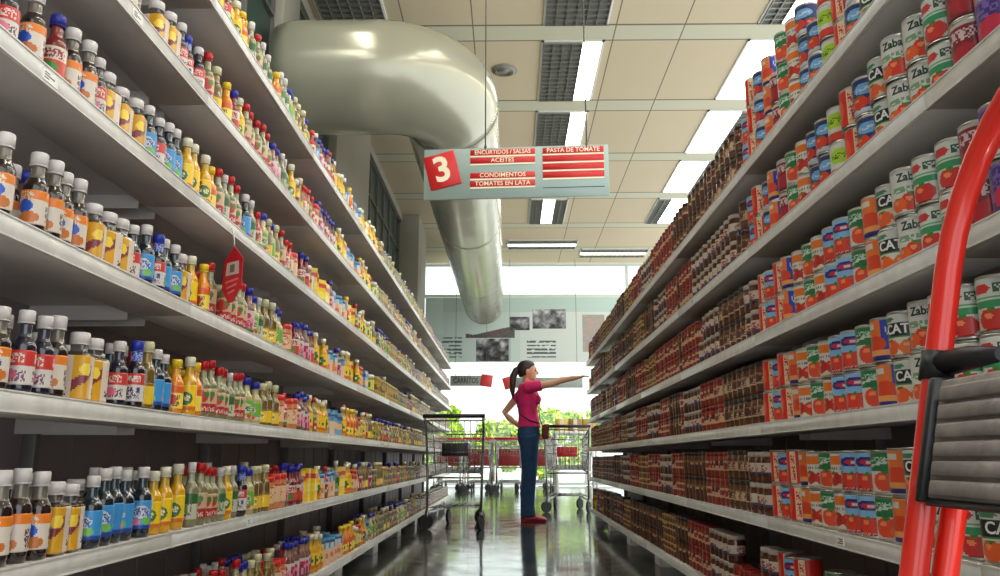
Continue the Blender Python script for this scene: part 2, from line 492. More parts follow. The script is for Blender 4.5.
# ---- left rack kinds
DK = (38, 22, 20); DK2 = (30, 30, 48); NECKD = (70, 62, 66); CAPW = (224, 217, 214)
bottle('soy', 'sauce_bottle', 'orange-labelled dark sauce bottle', 0.158, 0.0225, DK, (112, 104, 92), CAPW,
       [(238, 226, 212), ('r', 0, 1, 0.72, 1, (232, 128, 34)), ('e', 0.5, 0.52, 0.2, 0.2, (36, 84, 190)), ('t', 0.3, 0.7, 0.75, 0.95, (250, 240, 220)), ('e', 0.62, 0.2, 0.25, 0.16, (196, 112, 46)), ('t', 0.05, 0.3, 0.1, 0.6, (90, 60, 60))], neck=0.55, capfrac=0.85, capw=1.2)
bottle('red', 'sauce_bottle', 'red-labelled dark sauce bottle', 0.150, 0.022, DK2, (60, 58, 72), CAPW,
       [(240, 232, 226), ('r', 0, 1, 0.55, 1, (206, 56, 48)), ('t', 0.15, 0.85, 0.62, 0.9, (250, 235, 225)), ('t', 0.1, 0.9, 0.08, 0.42, (110, 60, 90)), ('e', 0.5, 0.3, 0.2, 0.16, (226, 120, 150))], neck=0.5)
bottle('sqr', 'flask_bottle', 'square flask bottle with cream-and-yellow label', 0.138, 0.029, (66, 52, 36), (96, 92, 90), CAPW,
       [(236, 220, 200), ('r', 0.5, 1, 0, 1, (222, 164, 32)), ('d', -0.1, 0.8, 0.12, (130, 50, 60)), ('r', 0, 0.5, 0, 1, (240, 224, 208)), ('t', 0.1, 0.4, 0.08, 0.28, (40, 40, 60)), ('t', 0.12, 0.4, 0.6, 0.8, (220, 180, 150)), ('e', 0.78, 0.68, 0.14, 0.15, (250, 214, 70))], neck=0.5, sq=6, lab=(0.04, 0.66), sh=0.68, capfrac=0.84, rep=2, capw=1.3)
bottle('blu', 'sauce_bottle', 'blue-labelled dark sauce bottle', 0.158, 0.0235, (24, 34, 46), (46, 62, 70), CAPW,
       [(60, 150, 214), ('r', 0, 1, 0.0, 0.12, (36, 70, 160)), ('e', 0.5, 0.6, 0.3, 0.22, (232, 238, 240)), ('t', 0.25, 0.75, 0.45, 0.75, (40, 90, 180)), ('e', 0.3, 0.25, 0.2, 0.12, (226, 120, 160)), ('e', 0.7, 0.28, 0.16, 0.14, (120, 190, 90))], neck=0.46)
bottle('slv', 'sauce_bottle', 'dark sauce bottle with blue chequered neck', 0.156, 0.022, (34, 24, 34), (52, 50, 90), (44, 60, 170),
       [(238, 234, 230), ('r', 0, 1, 0.6, 1, (202, 60, 52)), ('t', 0.1, 0.9, 0.66, 0.92, (252, 240, 230)), ('t', 0.1, 0.9, 0.08, 0.5, (60, 60, 110))], neck=0.5,
       sleeve=[(40, 56, 168), ('n', 0, 1, 0, 1, (196, 208, 244), 0.6)])
bottle('yel', 'mustard_bottle', 'yellow sauce bottle with white cap', 0.160, 0.022, (222, 164, 12), (204, 160, 36), (232, 226, 200),
       [(248, 206, 30), ('e', 0.5, 0.45, 0.32, 0.28, (52, 110, 60)), ('t', 0.28, 0.72, 0.35, 0.6, (250, 240, 190)), ('r', 0, 1, 0, 0.12, (216, 110, 30)), ('e', 0.3, 0.82, 0.14, 0.1, (206, 60, 30))], neck=0.5)
bottle('org', 'mustard_bottle', 'orange sauce bottle with yellow cap', 0.155, 0.0215, (232, 136, 22), (238, 160, 40), (240, 200, 40),
       [(250, 224, 90), ('r', 0, 1, 0.7, 1, (226, 96, 28)), ('t', 0.15, 0.85, 0.1, 0.6, (120, 80, 30)), ('e', 0.5, 0.4, 0.22, 0.22, (196, 48, 30))], neck=0.5)
bottle('clr', 'vinegar_bottle', 'pale green bottle with red cap', 0.168, 0.0225, (126, 120, 78), (160, 158, 122), (196, 30, 30),
       [(206, 176, 140), ('r', 0, 1, 0.0, 0.36, (176, 36, 40)), ('e', 0.5, 0.64, 0.3, 0.26, (196, 52, 40)), ('t', 0.1, 0.9, 0.05, 0.25, (250, 220, 210)), ('e', 0.75, 0.75, 0.13, 0.14, (70, 130, 60))], neck=0.45)
bottle('wht', 'vinegar_bottle', 'clear vinegar bottle with white cap', 0.166, 0.021, (132, 128, 92), (164, 164, 136), CAPW,
       [(206, 206, 180), ('r', 0, 1, 0.6, 1, (50, 104, 54)), ('t', 0.15, 0.85, 0.12, 0.6, (60, 80, 70)), ('e', 0.5, 0.4, 0.2, 0.16, (120, 170, 70))], neck=0.42)
bottle('pnk', 'dressing_bottle', 'blue-capped bottle with pink label', 0.158, 0.024, (120, 74, 66), (150, 110, 90), (40, 44, 160),
       [(232, 150, 176), ('r', 0, 1, 0.65, 1, (236, 226, 220)), ('e', 0.5, 0.74, 0.3, 0.16, (196, 40, 90)), ('t', 0.1, 0.9, 0.1, 0.5, (150, 40, 80)), ('r', 0, 1, 0, 0.08, (80, 150, 60))], neck=0.52)
bottle('grn', 'dressing_bottle', 'blue-capped bottle with green label', 0.155, 0.0235, (186, 170, 112), (196, 186, 140), (44, 50, 168),
       [(120, 176, 60), ('e', 0.5, 0.55, 0.32, 0.26, (238, 236, 214)), ('t', 0.25, 0.75, 0.42, 0.68, (50, 110, 50)), ('r', 0, 1, 0, 0.2, (236, 226, 200)), ('e', 0.7, 0.15, 0.12, 0.1, (210, 60, 40))], neck=0.5)
bottle('amb', 'honey_bottle', 'amber bottle with yellow label', 0.162, 0.022, (112, 88, 30), (150, 128, 66), (216, 208, 168),
       [(236, 196, 40), ('e', 0.5, 0.5, 0.26, 0.3, (250, 232, 150)), ('t', 0.28, 0.72, 0.35, 0.65, (110, 70, 20)), ('r', 0, 1, 0.88, 1, (140, 100, 30))], neck=0.55, lab=(0.1, 0.4))
bottle('drd', 'hot_sauce_bottle', 'dark red bottle with blue cap', 0.156, 0.0225, (120, 22, 26), (130, 40, 40), (36, 40, 150),
       [(210, 60, 40), ('r', 0, 1, 0.55, 1, (240, 226, 210)), ('t', 0.1, 0.9, 0.6, 0.92, (150, 30, 40)), ('e', 0.5, 0.28, 0.26, 0.2, (70, 140, 60)), ('e', 0.3, 0.2, 0.12, 0.12, (240, 190, 60))], neck=0.5)
bottle('hot', 'hot_sauce_bottle', 'bright red hot sauce bottle', 0.150, 0.02, (188, 28, 22), (196, 52, 40), (216, 40, 34),
       [(244, 220, 190), ('r', 0, 1, 0.0, 0.25, (60, 130, 60)), ('e', 0.5, 0.6, 0.24, 0.24, (206, 40, 30)), ('t', 0.1, 0.9, 0.3, 0.85, (150, 40, 30))], neck=0.45)
jar('tub', 'spread_tub', 'peach tub with blue lid', 0.118, 0.036, (232, 176, 130), (70, 140, 190),
    [(240, 206, 170), ('r', 0, 1, 0.68, 1, (84, 160, 206)), ('e', 0.5, 0.42, 0.3, 0.26, (226, 130, 90)), ('t', 0.2, 0.8, 0.72, 0.94, (240, 246, 250)), ('r', 0, 1, 0, 0.1, (60, 120, 170))], cat='tub', lab=(0.04, 0.82))
jar('pch', 'relish_jar', 'peach relish jar with red lid', 0.125, 0.031, (206, 132, 80), (206, 38, 32),
    [(236, 196, 150), ('e', 0.5, 0.5, 0.3, 0.3, (214, 110, 60)), ('t', 0.2, 0.8, 0.3, 0.7, (250, 236, 210)), ('r', 0, 1, 0.85, 1, (196, 60, 40))])
jar('olv', 'relish_jar', 'green relish jar with white lid', 0.12, 0.03, (132, 140, 50), (226, 224, 214),
    [(226, 214, 90), ('e', 0.5, 0.5, 0.28, 0.28, (92, 130, 46)), ('t', 0.2, 0.8, 0.35, 0.65, (240, 240, 200)), ('r', 0, 1, 0, 0.1, (70, 100, 40))])
carton('ybx', 'mustard_carton', 'bright yellow carton', 0.135, 0.062, 0.045,
       [(244, 204, 16), ('e', 0.5, 0.6, 0.32, 0.2, (250, 226, 70)), ('t', 0.2, 0.8, 0.52, 0.68, (150, 60, 20)), ('e', 0.5, 0.25, 0.25, 0.12, (226, 140, 24))],
       [(240, 196, 14), ('t', 0.15, 0.85, 0.2, 0.6, (140, 90, 20)), ('r', 0, 1, 0.8, 0.92, (206, 60, 30))])
carton('bbx', 'mustard_carton', 'blue and peach carton', 0.128, 0.066, 0.05,
       [(116, 170, 206), ('r', 0, 1, 0.0, 0.45, (236, 190, 140)), ('e', 0.5, 0.3, 0.3, 0.2, (226, 120, 80)), ('t', 0.2, 0.8, 0.6, 0.85, (240, 244, 250))],
       [(110, 166, 204), ('r', 0, 1, 0, 0.3, (232, 186, 140)), ('t', 0.15, 0.85, 0.4, 0.8, (60, 90, 150))])

# ---- right rack kinds
TOM = (216, 56, 28); TOM2 = (232, 96, 40); GRN = (26, 118, 66)
def tom(cu, cv, s=1.0, c=TOM):
    return [('e', cu, cv, 0.2 * s, 0.2 * s, c), ('e', cu - 0.05 * s, cv + 0.07 * s, 0.06 * s, 0.05 * s, (246, 140, 90)), ('e', cu, cv + 0.17 * s, 0.05 * s, 0.04 * s, (60, 130, 50))]
can('zab', 'white tomato can with dark script', 0.108, 0.0395, [(240, 238, 232), ('t', 0.2, 0.8, 0.48, 0.6, (120, 160, 120))] + tom(0.55, 0.24, 1.1) + tom(0.3, 0.2, 0.8, TOM2) + [('r', 0, 1, 0.94, 1, (210, 210, 206))], word='Zaba', wcol=(28, 60, 44))
can('cat', 'black-banded tomato can with white capitals', 0.104, 0.0385, [(236, 226, 210), ('r', 0, 1, 0.42, 0.8, (26, 34, 36)), ('r', 0, 1, 0.42, 0.45, (60, 130, 70)), ('r', 0, 1, 0.8, 1, (222, 224, 220)), ('e', 0.25, 0.88, 0.2, 0.06, (60, 130, 90))] + tom(0.3, 0.2, 1.0, TOM2) + tom(0.7, 0.18, 1.0, (224, 110, 40)), word='CATI', wcol=(240, 240, 236), wz=0.61, wsize=0.03, wfit=0.062)
can('lbl', 'light blue tomato can with oval badge', 0.102, 0.0385, [(132, 186, 228), ('e', 0.5, 0.76, 0.3, 0.13, (22, 38, 120)), ('e', 0.54, 0.76, 0.2, 0.07, (206, 40, 70)), ('t', 0.36, 0.66, 0.72, 0.8, (240, 240, 250)), ('r', 0, 1, 0, 0.48, (150, 40, 34))] + tom(0.2, 0.3, 1.0, (206, 40, 30)) + tom(0.5, 0.26, 1.1, (222, 60, 40)) + tom(0.82, 0.3, 1.0, (200, 46, 34)) + [('r', 0, 1, 0, 0.08, (226, 150, 150)), ('t', 0, 1, 0, 0.08, (160, 30, 40))])
can('gct', 'green-topped tomato can', 0.102, 0.0385, [(238, 236, 226), ('r', 0, 1, 0.55, 1, GRN), ('d', 0.62, 0.25, 0.03, (236, 240, 230)), ('t', 0.2, 0.8, 0.76, 0.9, (210, 236, 214)), ('r', 0, 0.12, 0, 0.55, (210, 70, 50))] + tom(0.5, 0.28, 1.25, (226, 76, 44)) + tom(0.72, 0.2, 0.8, TOM2))
can('bor', 'blue and orange tomato can', 0.104, 0.0385, [(36, 66, 176), ('r', 0, 0.52, 0.12, 1, (236, 120, 50)), ('r', 0.08, 0.4, 0.78, 0.94, (240, 236, 226)), ('e', 0.35, 0.4, 0.26, 0.22, (226, 70, 36)), ('r', 0, 1, 0.12, 0.24, (240, 160, 90)), ('r', 0, 1, 0, 0.12, (30, 40, 120)), ('t', 0.6, 0.9, 0.6, 0.9, (210, 220, 250))])
can('rdc', 'all red tomato can with cream stripe', 0.106, 0.0395, [(218, 40, 26), ('r', 0.42, 0.58, 0, 1, (240, 206, 170)), ('t', 0.44, 0.56, 0.1, 0.9, (200, 60, 40)), ('e', 0.2, 0.5, 0.14, 0.3, (236, 90, 40)), ('e', 0.8, 0.35, 0.12, 0.2, (178, 22, 22))])
can('orc', 'orange-topped white tomato can', 0.102, 0.0385, [(240, 234, 222), ('r', 0.1, 0.9, 0.68, 0.94, (236, 120, 34)), ('t', 0.2, 0.8, 0.52, 0.62, (130, 120, 110)), ('r', 0, 1, 0, 0.1, (240, 226, 200))] + tom(0.3, 0.28, 1.0, (186, 40, 32)) + tom(0.66, 0.26, 1.1, (206, 52, 36)))
can('grw', 'white tomato can with green stripes', 0.106, 0.0395, [(236, 238, 230), ('r', 0, 1, 0.42, 0.56, (52, 150, 96)), ('r', 0, 1, 0.6, 0.66, (90, 176, 120)), ('e', 0.3, 0.8, 0.16, 0.1, (206, 50, 50)), ('t', 0.5, 0.9, 0.72, 0.9, (50, 90, 70)), ('r', 0.86, 1, 0, 1, (40, 120, 60))] + tom(0.45, 0.2, 1.1, (206, 48, 44)))
can('lim', 'white tomato can with lime spot', 0.1, 0.038, [(232, 236, 226), ('e', 0.5, 0.62, 0.28, 0.24, (166, 206, 40)), ('t', 0.3, 0.7, 0.55, 0.7, (70, 110, 30)), ('r', 0, 1, 0, 0.26, (214, 60, 40))])
can('mar', 'maroon tomato can with white print', 0.106, 0.0395, [(132, 24, 36), ('t', 0.15, 0.85, 0.6, 0.85, (236, 210, 210)), ('e', 0.5, 0.3, 0.3, 0.22, (178, 30, 44)), ('r', 0, 1, 0.92, 1, (206, 196, 190))])
can('pur', 'purple-labelled can', 0.106, 0.0395, [(66, 44, 110), ('n', 0, 1, 0.3, 1, (120, 90, 170), 0.6), ('e', 0.5, 0.35, 0.3, 0.25, (196, 40, 70)), ('r', 0, 1, 0, 0.1, (226, 216, 220))])
can('dbl', 'navy tomato can with red fruit', 0.1, 0.038, [(30, 44, 100), ('e', 0.5, 0.7, 0.26, 0.16, (110, 170, 220)), ('t', 0.3, 0.7, 0.64, 0.76, (240, 240, 250)), ('r', 0, 1, 0, 0.14, (210, 220, 230))] + tom(0.35, 0.32, 1.0) + tom(0.7, 0.3, 0.9, (190, 40, 60)))
BR = (84, 44, 26)
jar('jbr', 'sauce_jar', 'brown sauce jar with dark lid', 0.108, 0.034, (92, 50, 28), (50, 36, 30), [(204, 172, 136), ('e', 0.5, 0.5, 0.3, 0.34, (96, 44, 30)), ('t', 0.1, 0.9, 0.1, 0.9, (84, 46, 38)), ('r', 0, 1, 0.86, 1, (140, 96, 50))], lab=(0.3, 0.64), rep=3)
jar('jwh', 'sauce_jar', 'brown sauce jar with pale lid', 0.104, 0.034, (86, 40, 24), (176, 164, 150), [(218, 200, 182), ('e', 0.5, 0.5, 0.32, 0.34, (150, 50, 36)), ('t', 0.15, 0.85, 0.3, 0.75, (222, 206, 190)), ('r', 0, 1, 0, 0.16, (60, 70, 112))], lab=(0.28, 0.64), rep=3)
jar('jrd', 'sauce_jar', 'red sauce jar with red lid', 0.106, 0.034, (142, 46, 28), (142, 34, 30), [(212, 168, 134), ('e', 0.5, 0.45, 0.32, 0.34, (156, 40, 30)), ('t', 0.1, 0.9, 0.6, 0.9, (92, 36, 34))], lab=(0.3, 0.66), rep=3)
jar('jgd', 'sauce_jar', 'tan sauce jar with gold lid', 0.102, 0.033, (122, 70, 36), (160, 124, 58), [(204, 166, 104), ('e', 0.5, 0.5, 0.3, 0.34, (116, 54, 30)), ('t', 0.1, 0.9, 0.15, 0.85, (90, 56, 34))], lab=(0.28, 0.66), rep=3)
jar('jpk', 'sauce_jar', 'pink-labelled jar with grey lid', 0.104, 0.034, (96, 46, 46), (120, 112, 110), [(196, 150, 150), ('r', 0, 1, 0.5, 0.8, (138, 46, 66)), ('t', 0.1, 0.9, 0.08, 0.45, (76, 44, 50))], lab=(0.28, 0.68), rep=3)
jar('fgn', 'relish_jar', 'dull green relish jar', 0.12, 0.03, (96, 98, 50), (150, 146, 128), [(150, 146, 84), ('e', 0.5, 0.5, 0.3, 0.34, (78, 92, 42)), ('t', 0.1, 0.9, 0.2, 0.8, (90, 76, 50))], rep=3)
jar('fgy', 'relish_jar', 'grey-pink relish jar', 0.125, 0.03, (116, 96, 84), (142, 134, 128), [(160, 136, 122), ('r', 0, 1, 0.5, 0.75, (126, 66, 66)), ('t', 0.1, 0.9, 0.1, 0.9, (100, 84, 78))], rep=3)
jar('fyl', 'relish_jar', 'mustard-yellow relish jar', 0.13, 0.03, (172, 130, 30), (176, 150, 70), [(190, 156, 50), ('e', 0.5, 0.5, 0.3, 0.34, (150, 70, 30)), ('t', 0.1, 0.9, 0.2, 0.8, (110, 80, 30))], rep=3)

PLACED = []
COUNT = {}
def place(key, x, y, z, rz, side, shelf, extra='', near=True):
    """one item of a kind standing on a shelf, with its parts and its own label"""
    k = KINDS[key]
    a = px(x, y, z); t = px(x, y, z + 0.16)
    if max(a[0], t[0]) < -22 or min(a[0], t[0]) > 1022 or t[1] > 590 or a[1] < -14: return None
    cnt = COUNT[(key, side, shelf, extra)] = COUNT.get((key, side, shelf, extra), 0) + 1
    level = 'lowest' if shelf == 0 else ordinal(shelf + 1) + '-lowest'
    if (side == 'left' and shelf == 6) or (side == 'right' and shelf == 5): level = 'top'
    where = "%s rack's %s shelf%s" % (side, level, (', ' + extra) if extra else '')
    lab = '%s, %s from camera, %s' % (k['desc'], ordinal(cnt), where)
    group = '%ss on the %s rack' % (k['name'].replace('_', ' '), side)
    if near:
        o = link(k['name'], k['root'], None, (x, y, z), rz)
        for nm, me in k['parts']:
            p = link(nm, me, o)
    else:
        if 'farmesh' not in k: k['farmesh'] = k['far'].mesh(k['name'], M_PRINT)
        o = link(k['name'], k['farmesh'], None, (x, y, z), rz)
    if side == 'left':
        g = random.uniform(0.94, 1.07); o.scale = (1, 1, g)
    tag(o, lab, k['cat'], group)
    return o

# ------------------------------------------------------------------ room
b = MB(); b.box((-1.9, -2.5, -0.1), (3.2, 19.7, 0)); struct('floor', b, M_FLOOR)
ZC = CAM_Z + 3.9
b = MB(); b.box((-1.9, -2.5, ZC), (6.5, 15.8, ZC + 0.1)); struct('ceiling', b, M_CEIL)
# left wall: low wall, dark glazing above, pillars
XW = -1.75
b = MB(); b.box((XW - 0.15, -2.5, 0), (XW, 16, 2.0)); b.box((XW - 0.15, -2.5, ZC - 0.12), (XW, 16, ZC - 0.001)); struct('wall_left', b, M_PILLAR)
n = 0
for y0, y1 in ((-2.5, 1.6), (1.8, 5.5), (5.95, 7.4), (9.2, 12.5), (13.6, 16.0)):
    n += 1
    e = MB()
    e.box((XW - 0.09, y0, 2.0), (XW - 0.06, y1, ZC - 0.12))
    o = struct('window_%d' % n, e, M_DKGLASS)
    fr = MB(); m = max(2, int((y1 - y0) / 0.55))
    for i in range(m + 1):
        yy = y0 + (y1 - y0) * i / m
        fr.box((XW - 0.06, yy - 0.015, 2.0), (XW - 0.03, yy + 0.015, ZC - 0.12))
    for i in range(6):
        zz = 2.0 + (ZC - 2.12) * i / 5
        fr.box((XW - 0.06, y0, zz - 0.012), (XW - 0.034, y1, zz + 0.012))
    fr.build('window_frame', M_UP, o)
n = 0
for y0, y1, d in ((1.6, 1.8, 0.03), (5.5, 5.95, 0.03), (7.4, 9.2, 0.05), (12.5, 13.6, 0.28)):
    n += 1
    b = MB(); b.bbox((XW - 0.1, y0, 0.0), (XW + d, y1, ZC - 0.001), 0.012); struct('pillar_%d' % n, b, M_PILLAR)
# front of the shop: header above, clerestory glass, storefront glass
YB = 15.85
b = MB(); b.box((-1.9, YB, ZC - 0.02), (9, YB + 0.15, ZC + 0.25)); struct('trim_1', b, M_WHITE)
def window(nm, x0, x1, z0, z1, y, nx, zbars):
    g = MB(); g.box((x0, y + 0.02, z0), (x1, y + 0.026, z1)); o = struct(nm, g, M_GLASS)
    f = MB()
    for i in range(nx + 1):
        xx = x0 + (x1 - x0) * i / nx
        f.box((xx - 0.03, y - 0.02, z0), (xx + 0.03, y + 0.05, z1))
    for zz in [z0, z1] + zbars:
        f.box((x0, y - 0.018, zz - 0.03), (x1, y + 0.048, zz + 0.03))
    f.build('window_frame', M_FRAMEW, o)
window('window_6', -1.75, 6.5, 3.86, ZC - 0.02, YB + 0.05, 2, [])
window('window_7', -2.4, 6.0, 0.05, 3.4, 19.6, 6, [2.24])
b = MB(); b.box((-6, 19.7, -0.12), (16, 40, -0.02)); struct('ground_outside', b, M_PAVE)

# ------------------------------------------------------------------ shelving
LV = [0.13, 0.445, 0.742, 1.035, 1.34, 1.642, 1.945]
XF_L, XF_R = -0.86, 0.83
DEP = 0.40
LIP = 0.032
def bay_meshes(w, nlev, height, sgn):
    """parts of one bay; front at x=0 facing +x for sgn=1 (left rack) or -x for sgn=-1"""
    P = []
    def X(a, c): return (min(-sgn * a, -sgn * c), max(-sgn * a, -sgn * c))
    b = MB(); x = X(DEP, DEP + 0.02); b.box((x[0], 0.014, 0.05), (x[1], w - 0.014, height)); 
    for i in range(1, 5):
        xx = X(DEP - 0.003, DEP); b.box((xx[0], w * i / 5 - 0.004, 0.05), (xx[1], w * i / 5 + 0.004, height))
    P.append(('back_panel', b.mesh('back_panel', M_BACK), None))
    for yy in (0, ):
        b = MB(); x = X(DEP - 0.035, DEP + 0.025); b.bbox((x[0], -0.012, 0), (x[1], 0.012, height + 0.02), 0.003)
        for k in range(int(height / 0.05)):
            xs = X(DEP - 0.0355, DEP - 0.034); b.box((xs[0], -0.004, 0.05 + k * 0.05), (xs[1], 0.004, 0.075 + k * 0.05))
        P.append(('upright', b.mesh('upright', M_UP), None))
        b = MB(); x = X(0.06, DEP - 0.037); b.bbox((x[0], -0.10, 0), (x[1], 0.10, LV[0] - LIP - 0.004), 0.004)
        P.append(('base_foot', b.mesh('base_foot', M_RAIL), None))
    for i in range(nlev):
        b = MB(); z = LV[i]
        x = X(0.004, 0.14); b.bbox((x[0], 0.002, z - LIP), (x[1], w - 0.002, z), 0.002, 1)          # front channel
        x = X(0.14, DEP - 0.037); b.box((x[0], 0.002, z - 0.012), (x[1], w - 0.002, z))
        x = X(DEP - 0.037, DEP); b.box((x[0], 0.013, z - 0.012), (x[1], w - 0.013, z))
        for yy in (0.05, w - 0.05) if i else ():                                                                   # brackets under the deck
            x = X(0.14, DEP); b.box((x[0], yy - 0.002, z - 0.05), (x[1], yy + 0.002, z - 0.012))
        r = MB(); x = X(-0.004, 0.004); r.bbox((x[0], 0.0015, z - LIP - 0.002), (x[1], w - 0.0015, z + 0.004), 0.0015, 1)
        x2 = X(-0.006, -0.003); r.box((x2[0], 0.002, z + 0.001), (x2[1], w - 0.002, z + 0.004)); r.box((x2[0], 0.002, z - LIP - 0.002), (x2[1], w - 0.002, z - LIP + 0.001))
        P.append(('shelf', b.mesh('shelf', M_SHELF), ('price_rail', r.mesh('price_rail', M_RAIL))))
    return P
def make_rack(side, xf, y0, nb, nlev, height, sgn):
    P = bay_meshes(1.2, nlev, height, sgn)
    tags = MB(); 
    for i in range(nb):
        where = ('%s from the camera' % ordinal(i + 1)) if i else 'nearest the camera'
        what = 'bottles and jars' if sgn > 0 else ('cans' if i < 2 else 'jars')
        e = empty('shelf_bay', (xf, y0 + 1.2 * i, 0), 0, 'grey steel bay of the %s rack with %s, %s' % (side, what, where), 'shelf', 'shelf bays of the %s rack' % side)
        for nm, me, sub in P:
            o = link(nm, me, e)
            if sub:
                r = link(sub[0], sub[1], o)
                lev = int(round(100 * max(v.co.z for v in me.vertices)))
                for t in range(2):
                    if i < 4 and hsh(i, lev, t, 3) > 0.72:
                        yy = 0.12 + hsh(i, lev, t) * 0.9
                        q = MB(); zc = max(v.co.z for v in me.vertices) - 0.016
                        xs = sorted((sgn * 0.0042, sgn * 0.0056))
                        q.box((xs[0], yy, zc - 0.011), (xs[1], yy + 0.05, zc + 0.011), (246, 244, 238))
                        for s in range(3):
                            xs2 = sorted((sgn * 0.0056, sgn * 0.006))
                            q.box((xs2[0], yy + 0.006, zc - 0.006 + s * 0.005), (xs2[1], yy + 0.02 + 0.02 * hsh(s, i), zc - 0.004 + s * 0.005), (60, 50, 60))
                        q.build('price_tag', M_PRINT, o)
        if i == nb - 1:     # closing upright and foot at the end of the run
            for nm, me, sub in P:
                if nm in ('upright', 'base_foot'): link(nm, me, e, (0, 1.2, 0))
make_rack('left', XF_L, 0.9, 9, 7, 2.25, 1)
make_rack('right', XF_R, 0.29, 7, 6, 1.76, -1)

# ------------------------------------------------------------------ stock on the left rack
NEAR_PARTS = 3.4
END_L = 5.2
MIX = ['blu', 'red', 'yel', 'hot', 'wht', 'pnk', 'amb', 'org', 'slv', 'drd', 'sqr', 'clr']
def left_kind(y, lev, k):
    """which product stands at distance y on a shelf: the same products run up the rack in blocks, shifted a little from shelf to shelf"""
    yy = y + (hsh(lev, 5) - 0.5) * 0.18
    r = hsh(int(y * 100), lev, k, 1)
    if lev >= 5: yy *= 0.92
    blocks = [(1.36, ['soy', 'red', 'soy']), (1.60, ['soy', 'soy', 'red']), (1.78, ['sqr']), (1.95, ['blu', 'slv', 'red']), (2.06, ['blu']), (2.30, ['yel', 'yel', 'org']),
              (2.62, ['clr', 'clr', 'wht']), (2.80, ['pnk', 'grn', 'wht']), (3.05, ['amb', 'amb', 'grn']), (3.25, ['pch', 'hot']), (3.55, ['drd', 'pnk', 'drd']), (3.85, ['ybx', 'yel']),
              (4.25, ['bbx', 'tub', 'tub']), (4.6, ['ybx', 'yel', 'org']), (4.95, ['olv', 'pch', 'yel']), (5.4, ['olv', 'amb', 'bbx'])]
    for lim, ks in blocks:
        if yy < lim:
            q = int(yy / 0.16)
            return ks[int(hsh(q, lev, 2) * len(ks))] if r < 0.62 else (ks[int(r * 997) % len(ks)] if r < 0.86 else MIX[int(r * 7919) % len(MIX)])
    return 'olv'
for lev in range(7):
    z = LV[lev] + 0.0005
    y = 0.98
    while y < END_L:
        k = left_kind(y, lev, 0); w = KINDS[k]['w']
        y += w / 2
        if hsh(int(y * 50), lev, 9) > 0.04:
            place(k, XF_L - 0.012 - w / 2 - random.random() * 0.012, y, z, random.uniform(-0.5, 0.5), 'left', lev, '', y < NEAR_PARTS)
        y += w / 2 + (random.uniform(0.003, 0.012) if random.random() < 0.6 else random.uniform(0.014, 0.040))
    # second row behind, where its tops can be seen between or over the front row
    lim = {0: 4.4, 1: 4.9}.get(lev, 3.3)
    y = 0.98
    while y < lim:
        k = left_kind(y + 0.07, lev + 11, 0); w = KINDS[k]['w']
        y += w / 2
        if hsh(int(y * 50), lev, 19) > 0.12:
            place(k, XF_L - 0.092 - w / 2 - random.random() * 0.012, y, z, random.uniform(-0.5, 0.5), 'left', lev, 'behind', y < 2.6)
        y += w / 2 + random.uniform(0.003, 0.016)

# the far end of the rack: several hundred more, a pixel or two wide each
far = MB()
def far_item(far, f, x, y, z, rz, tint=None):
    b0 = len(far.v); c, s = math.cos(rz), math.sin(rz)
    for v in f.v: far.v.append((x + v[0] * c - v[1] * s, y + v[0] * s + v[1] * c, z + v[2]))
    for fc, col, m_, sm in zip(f.f, f.c, f.m, f.sm):
        if tint: col = tuple(int(max(0, min(255, q * (1 - tint[3]) + tint[i] * tint[3]))) for i, q in enumerate(col))
        far.face([b0 + i for i in fc], col, 0, sm)
for lev in range(7):
    y = END_L + 0.075
    while y < 11.6:
        q = int(y / 0.3)
        pool = ['fgn', 'amb', 'fyl', 'fyl', 'grn', 'fgn', 'drd'] if y < 7 else (['fgn', 'fgy', 'fyl', 'amb', 'jpk'] if y < 9 else ['fgy', 'jpk', 'fgn', 'fgy'])
        k = pool[int(hsh(q, lev, 4, int(y * 40) if hsh(int(y * 40), lev) > .6 else 0) * len(pool))]; w = KINDS[k]['w']
        y += w / 2
        far_item(far, KINDS[k]['far'], XF_L - 0.016 - w / 2, y, LV[lev] + 0.0005, random.uniform(-0.6, 0.6))
        if lev < 2: far_item(far, KINDS[k]['far'], XF_L - 0.10 - w / 2, y, LV[lev] + 0.0005, random.uniform(-0.6, 0.6))
        y += w / 2 + 0.006
o = far.build('packed_bottles', M_PRINT)
tag(o, 'bottles, jars and cartons packed along the far end of the left rack', 'groceries', 'packed stock', 'stuff')

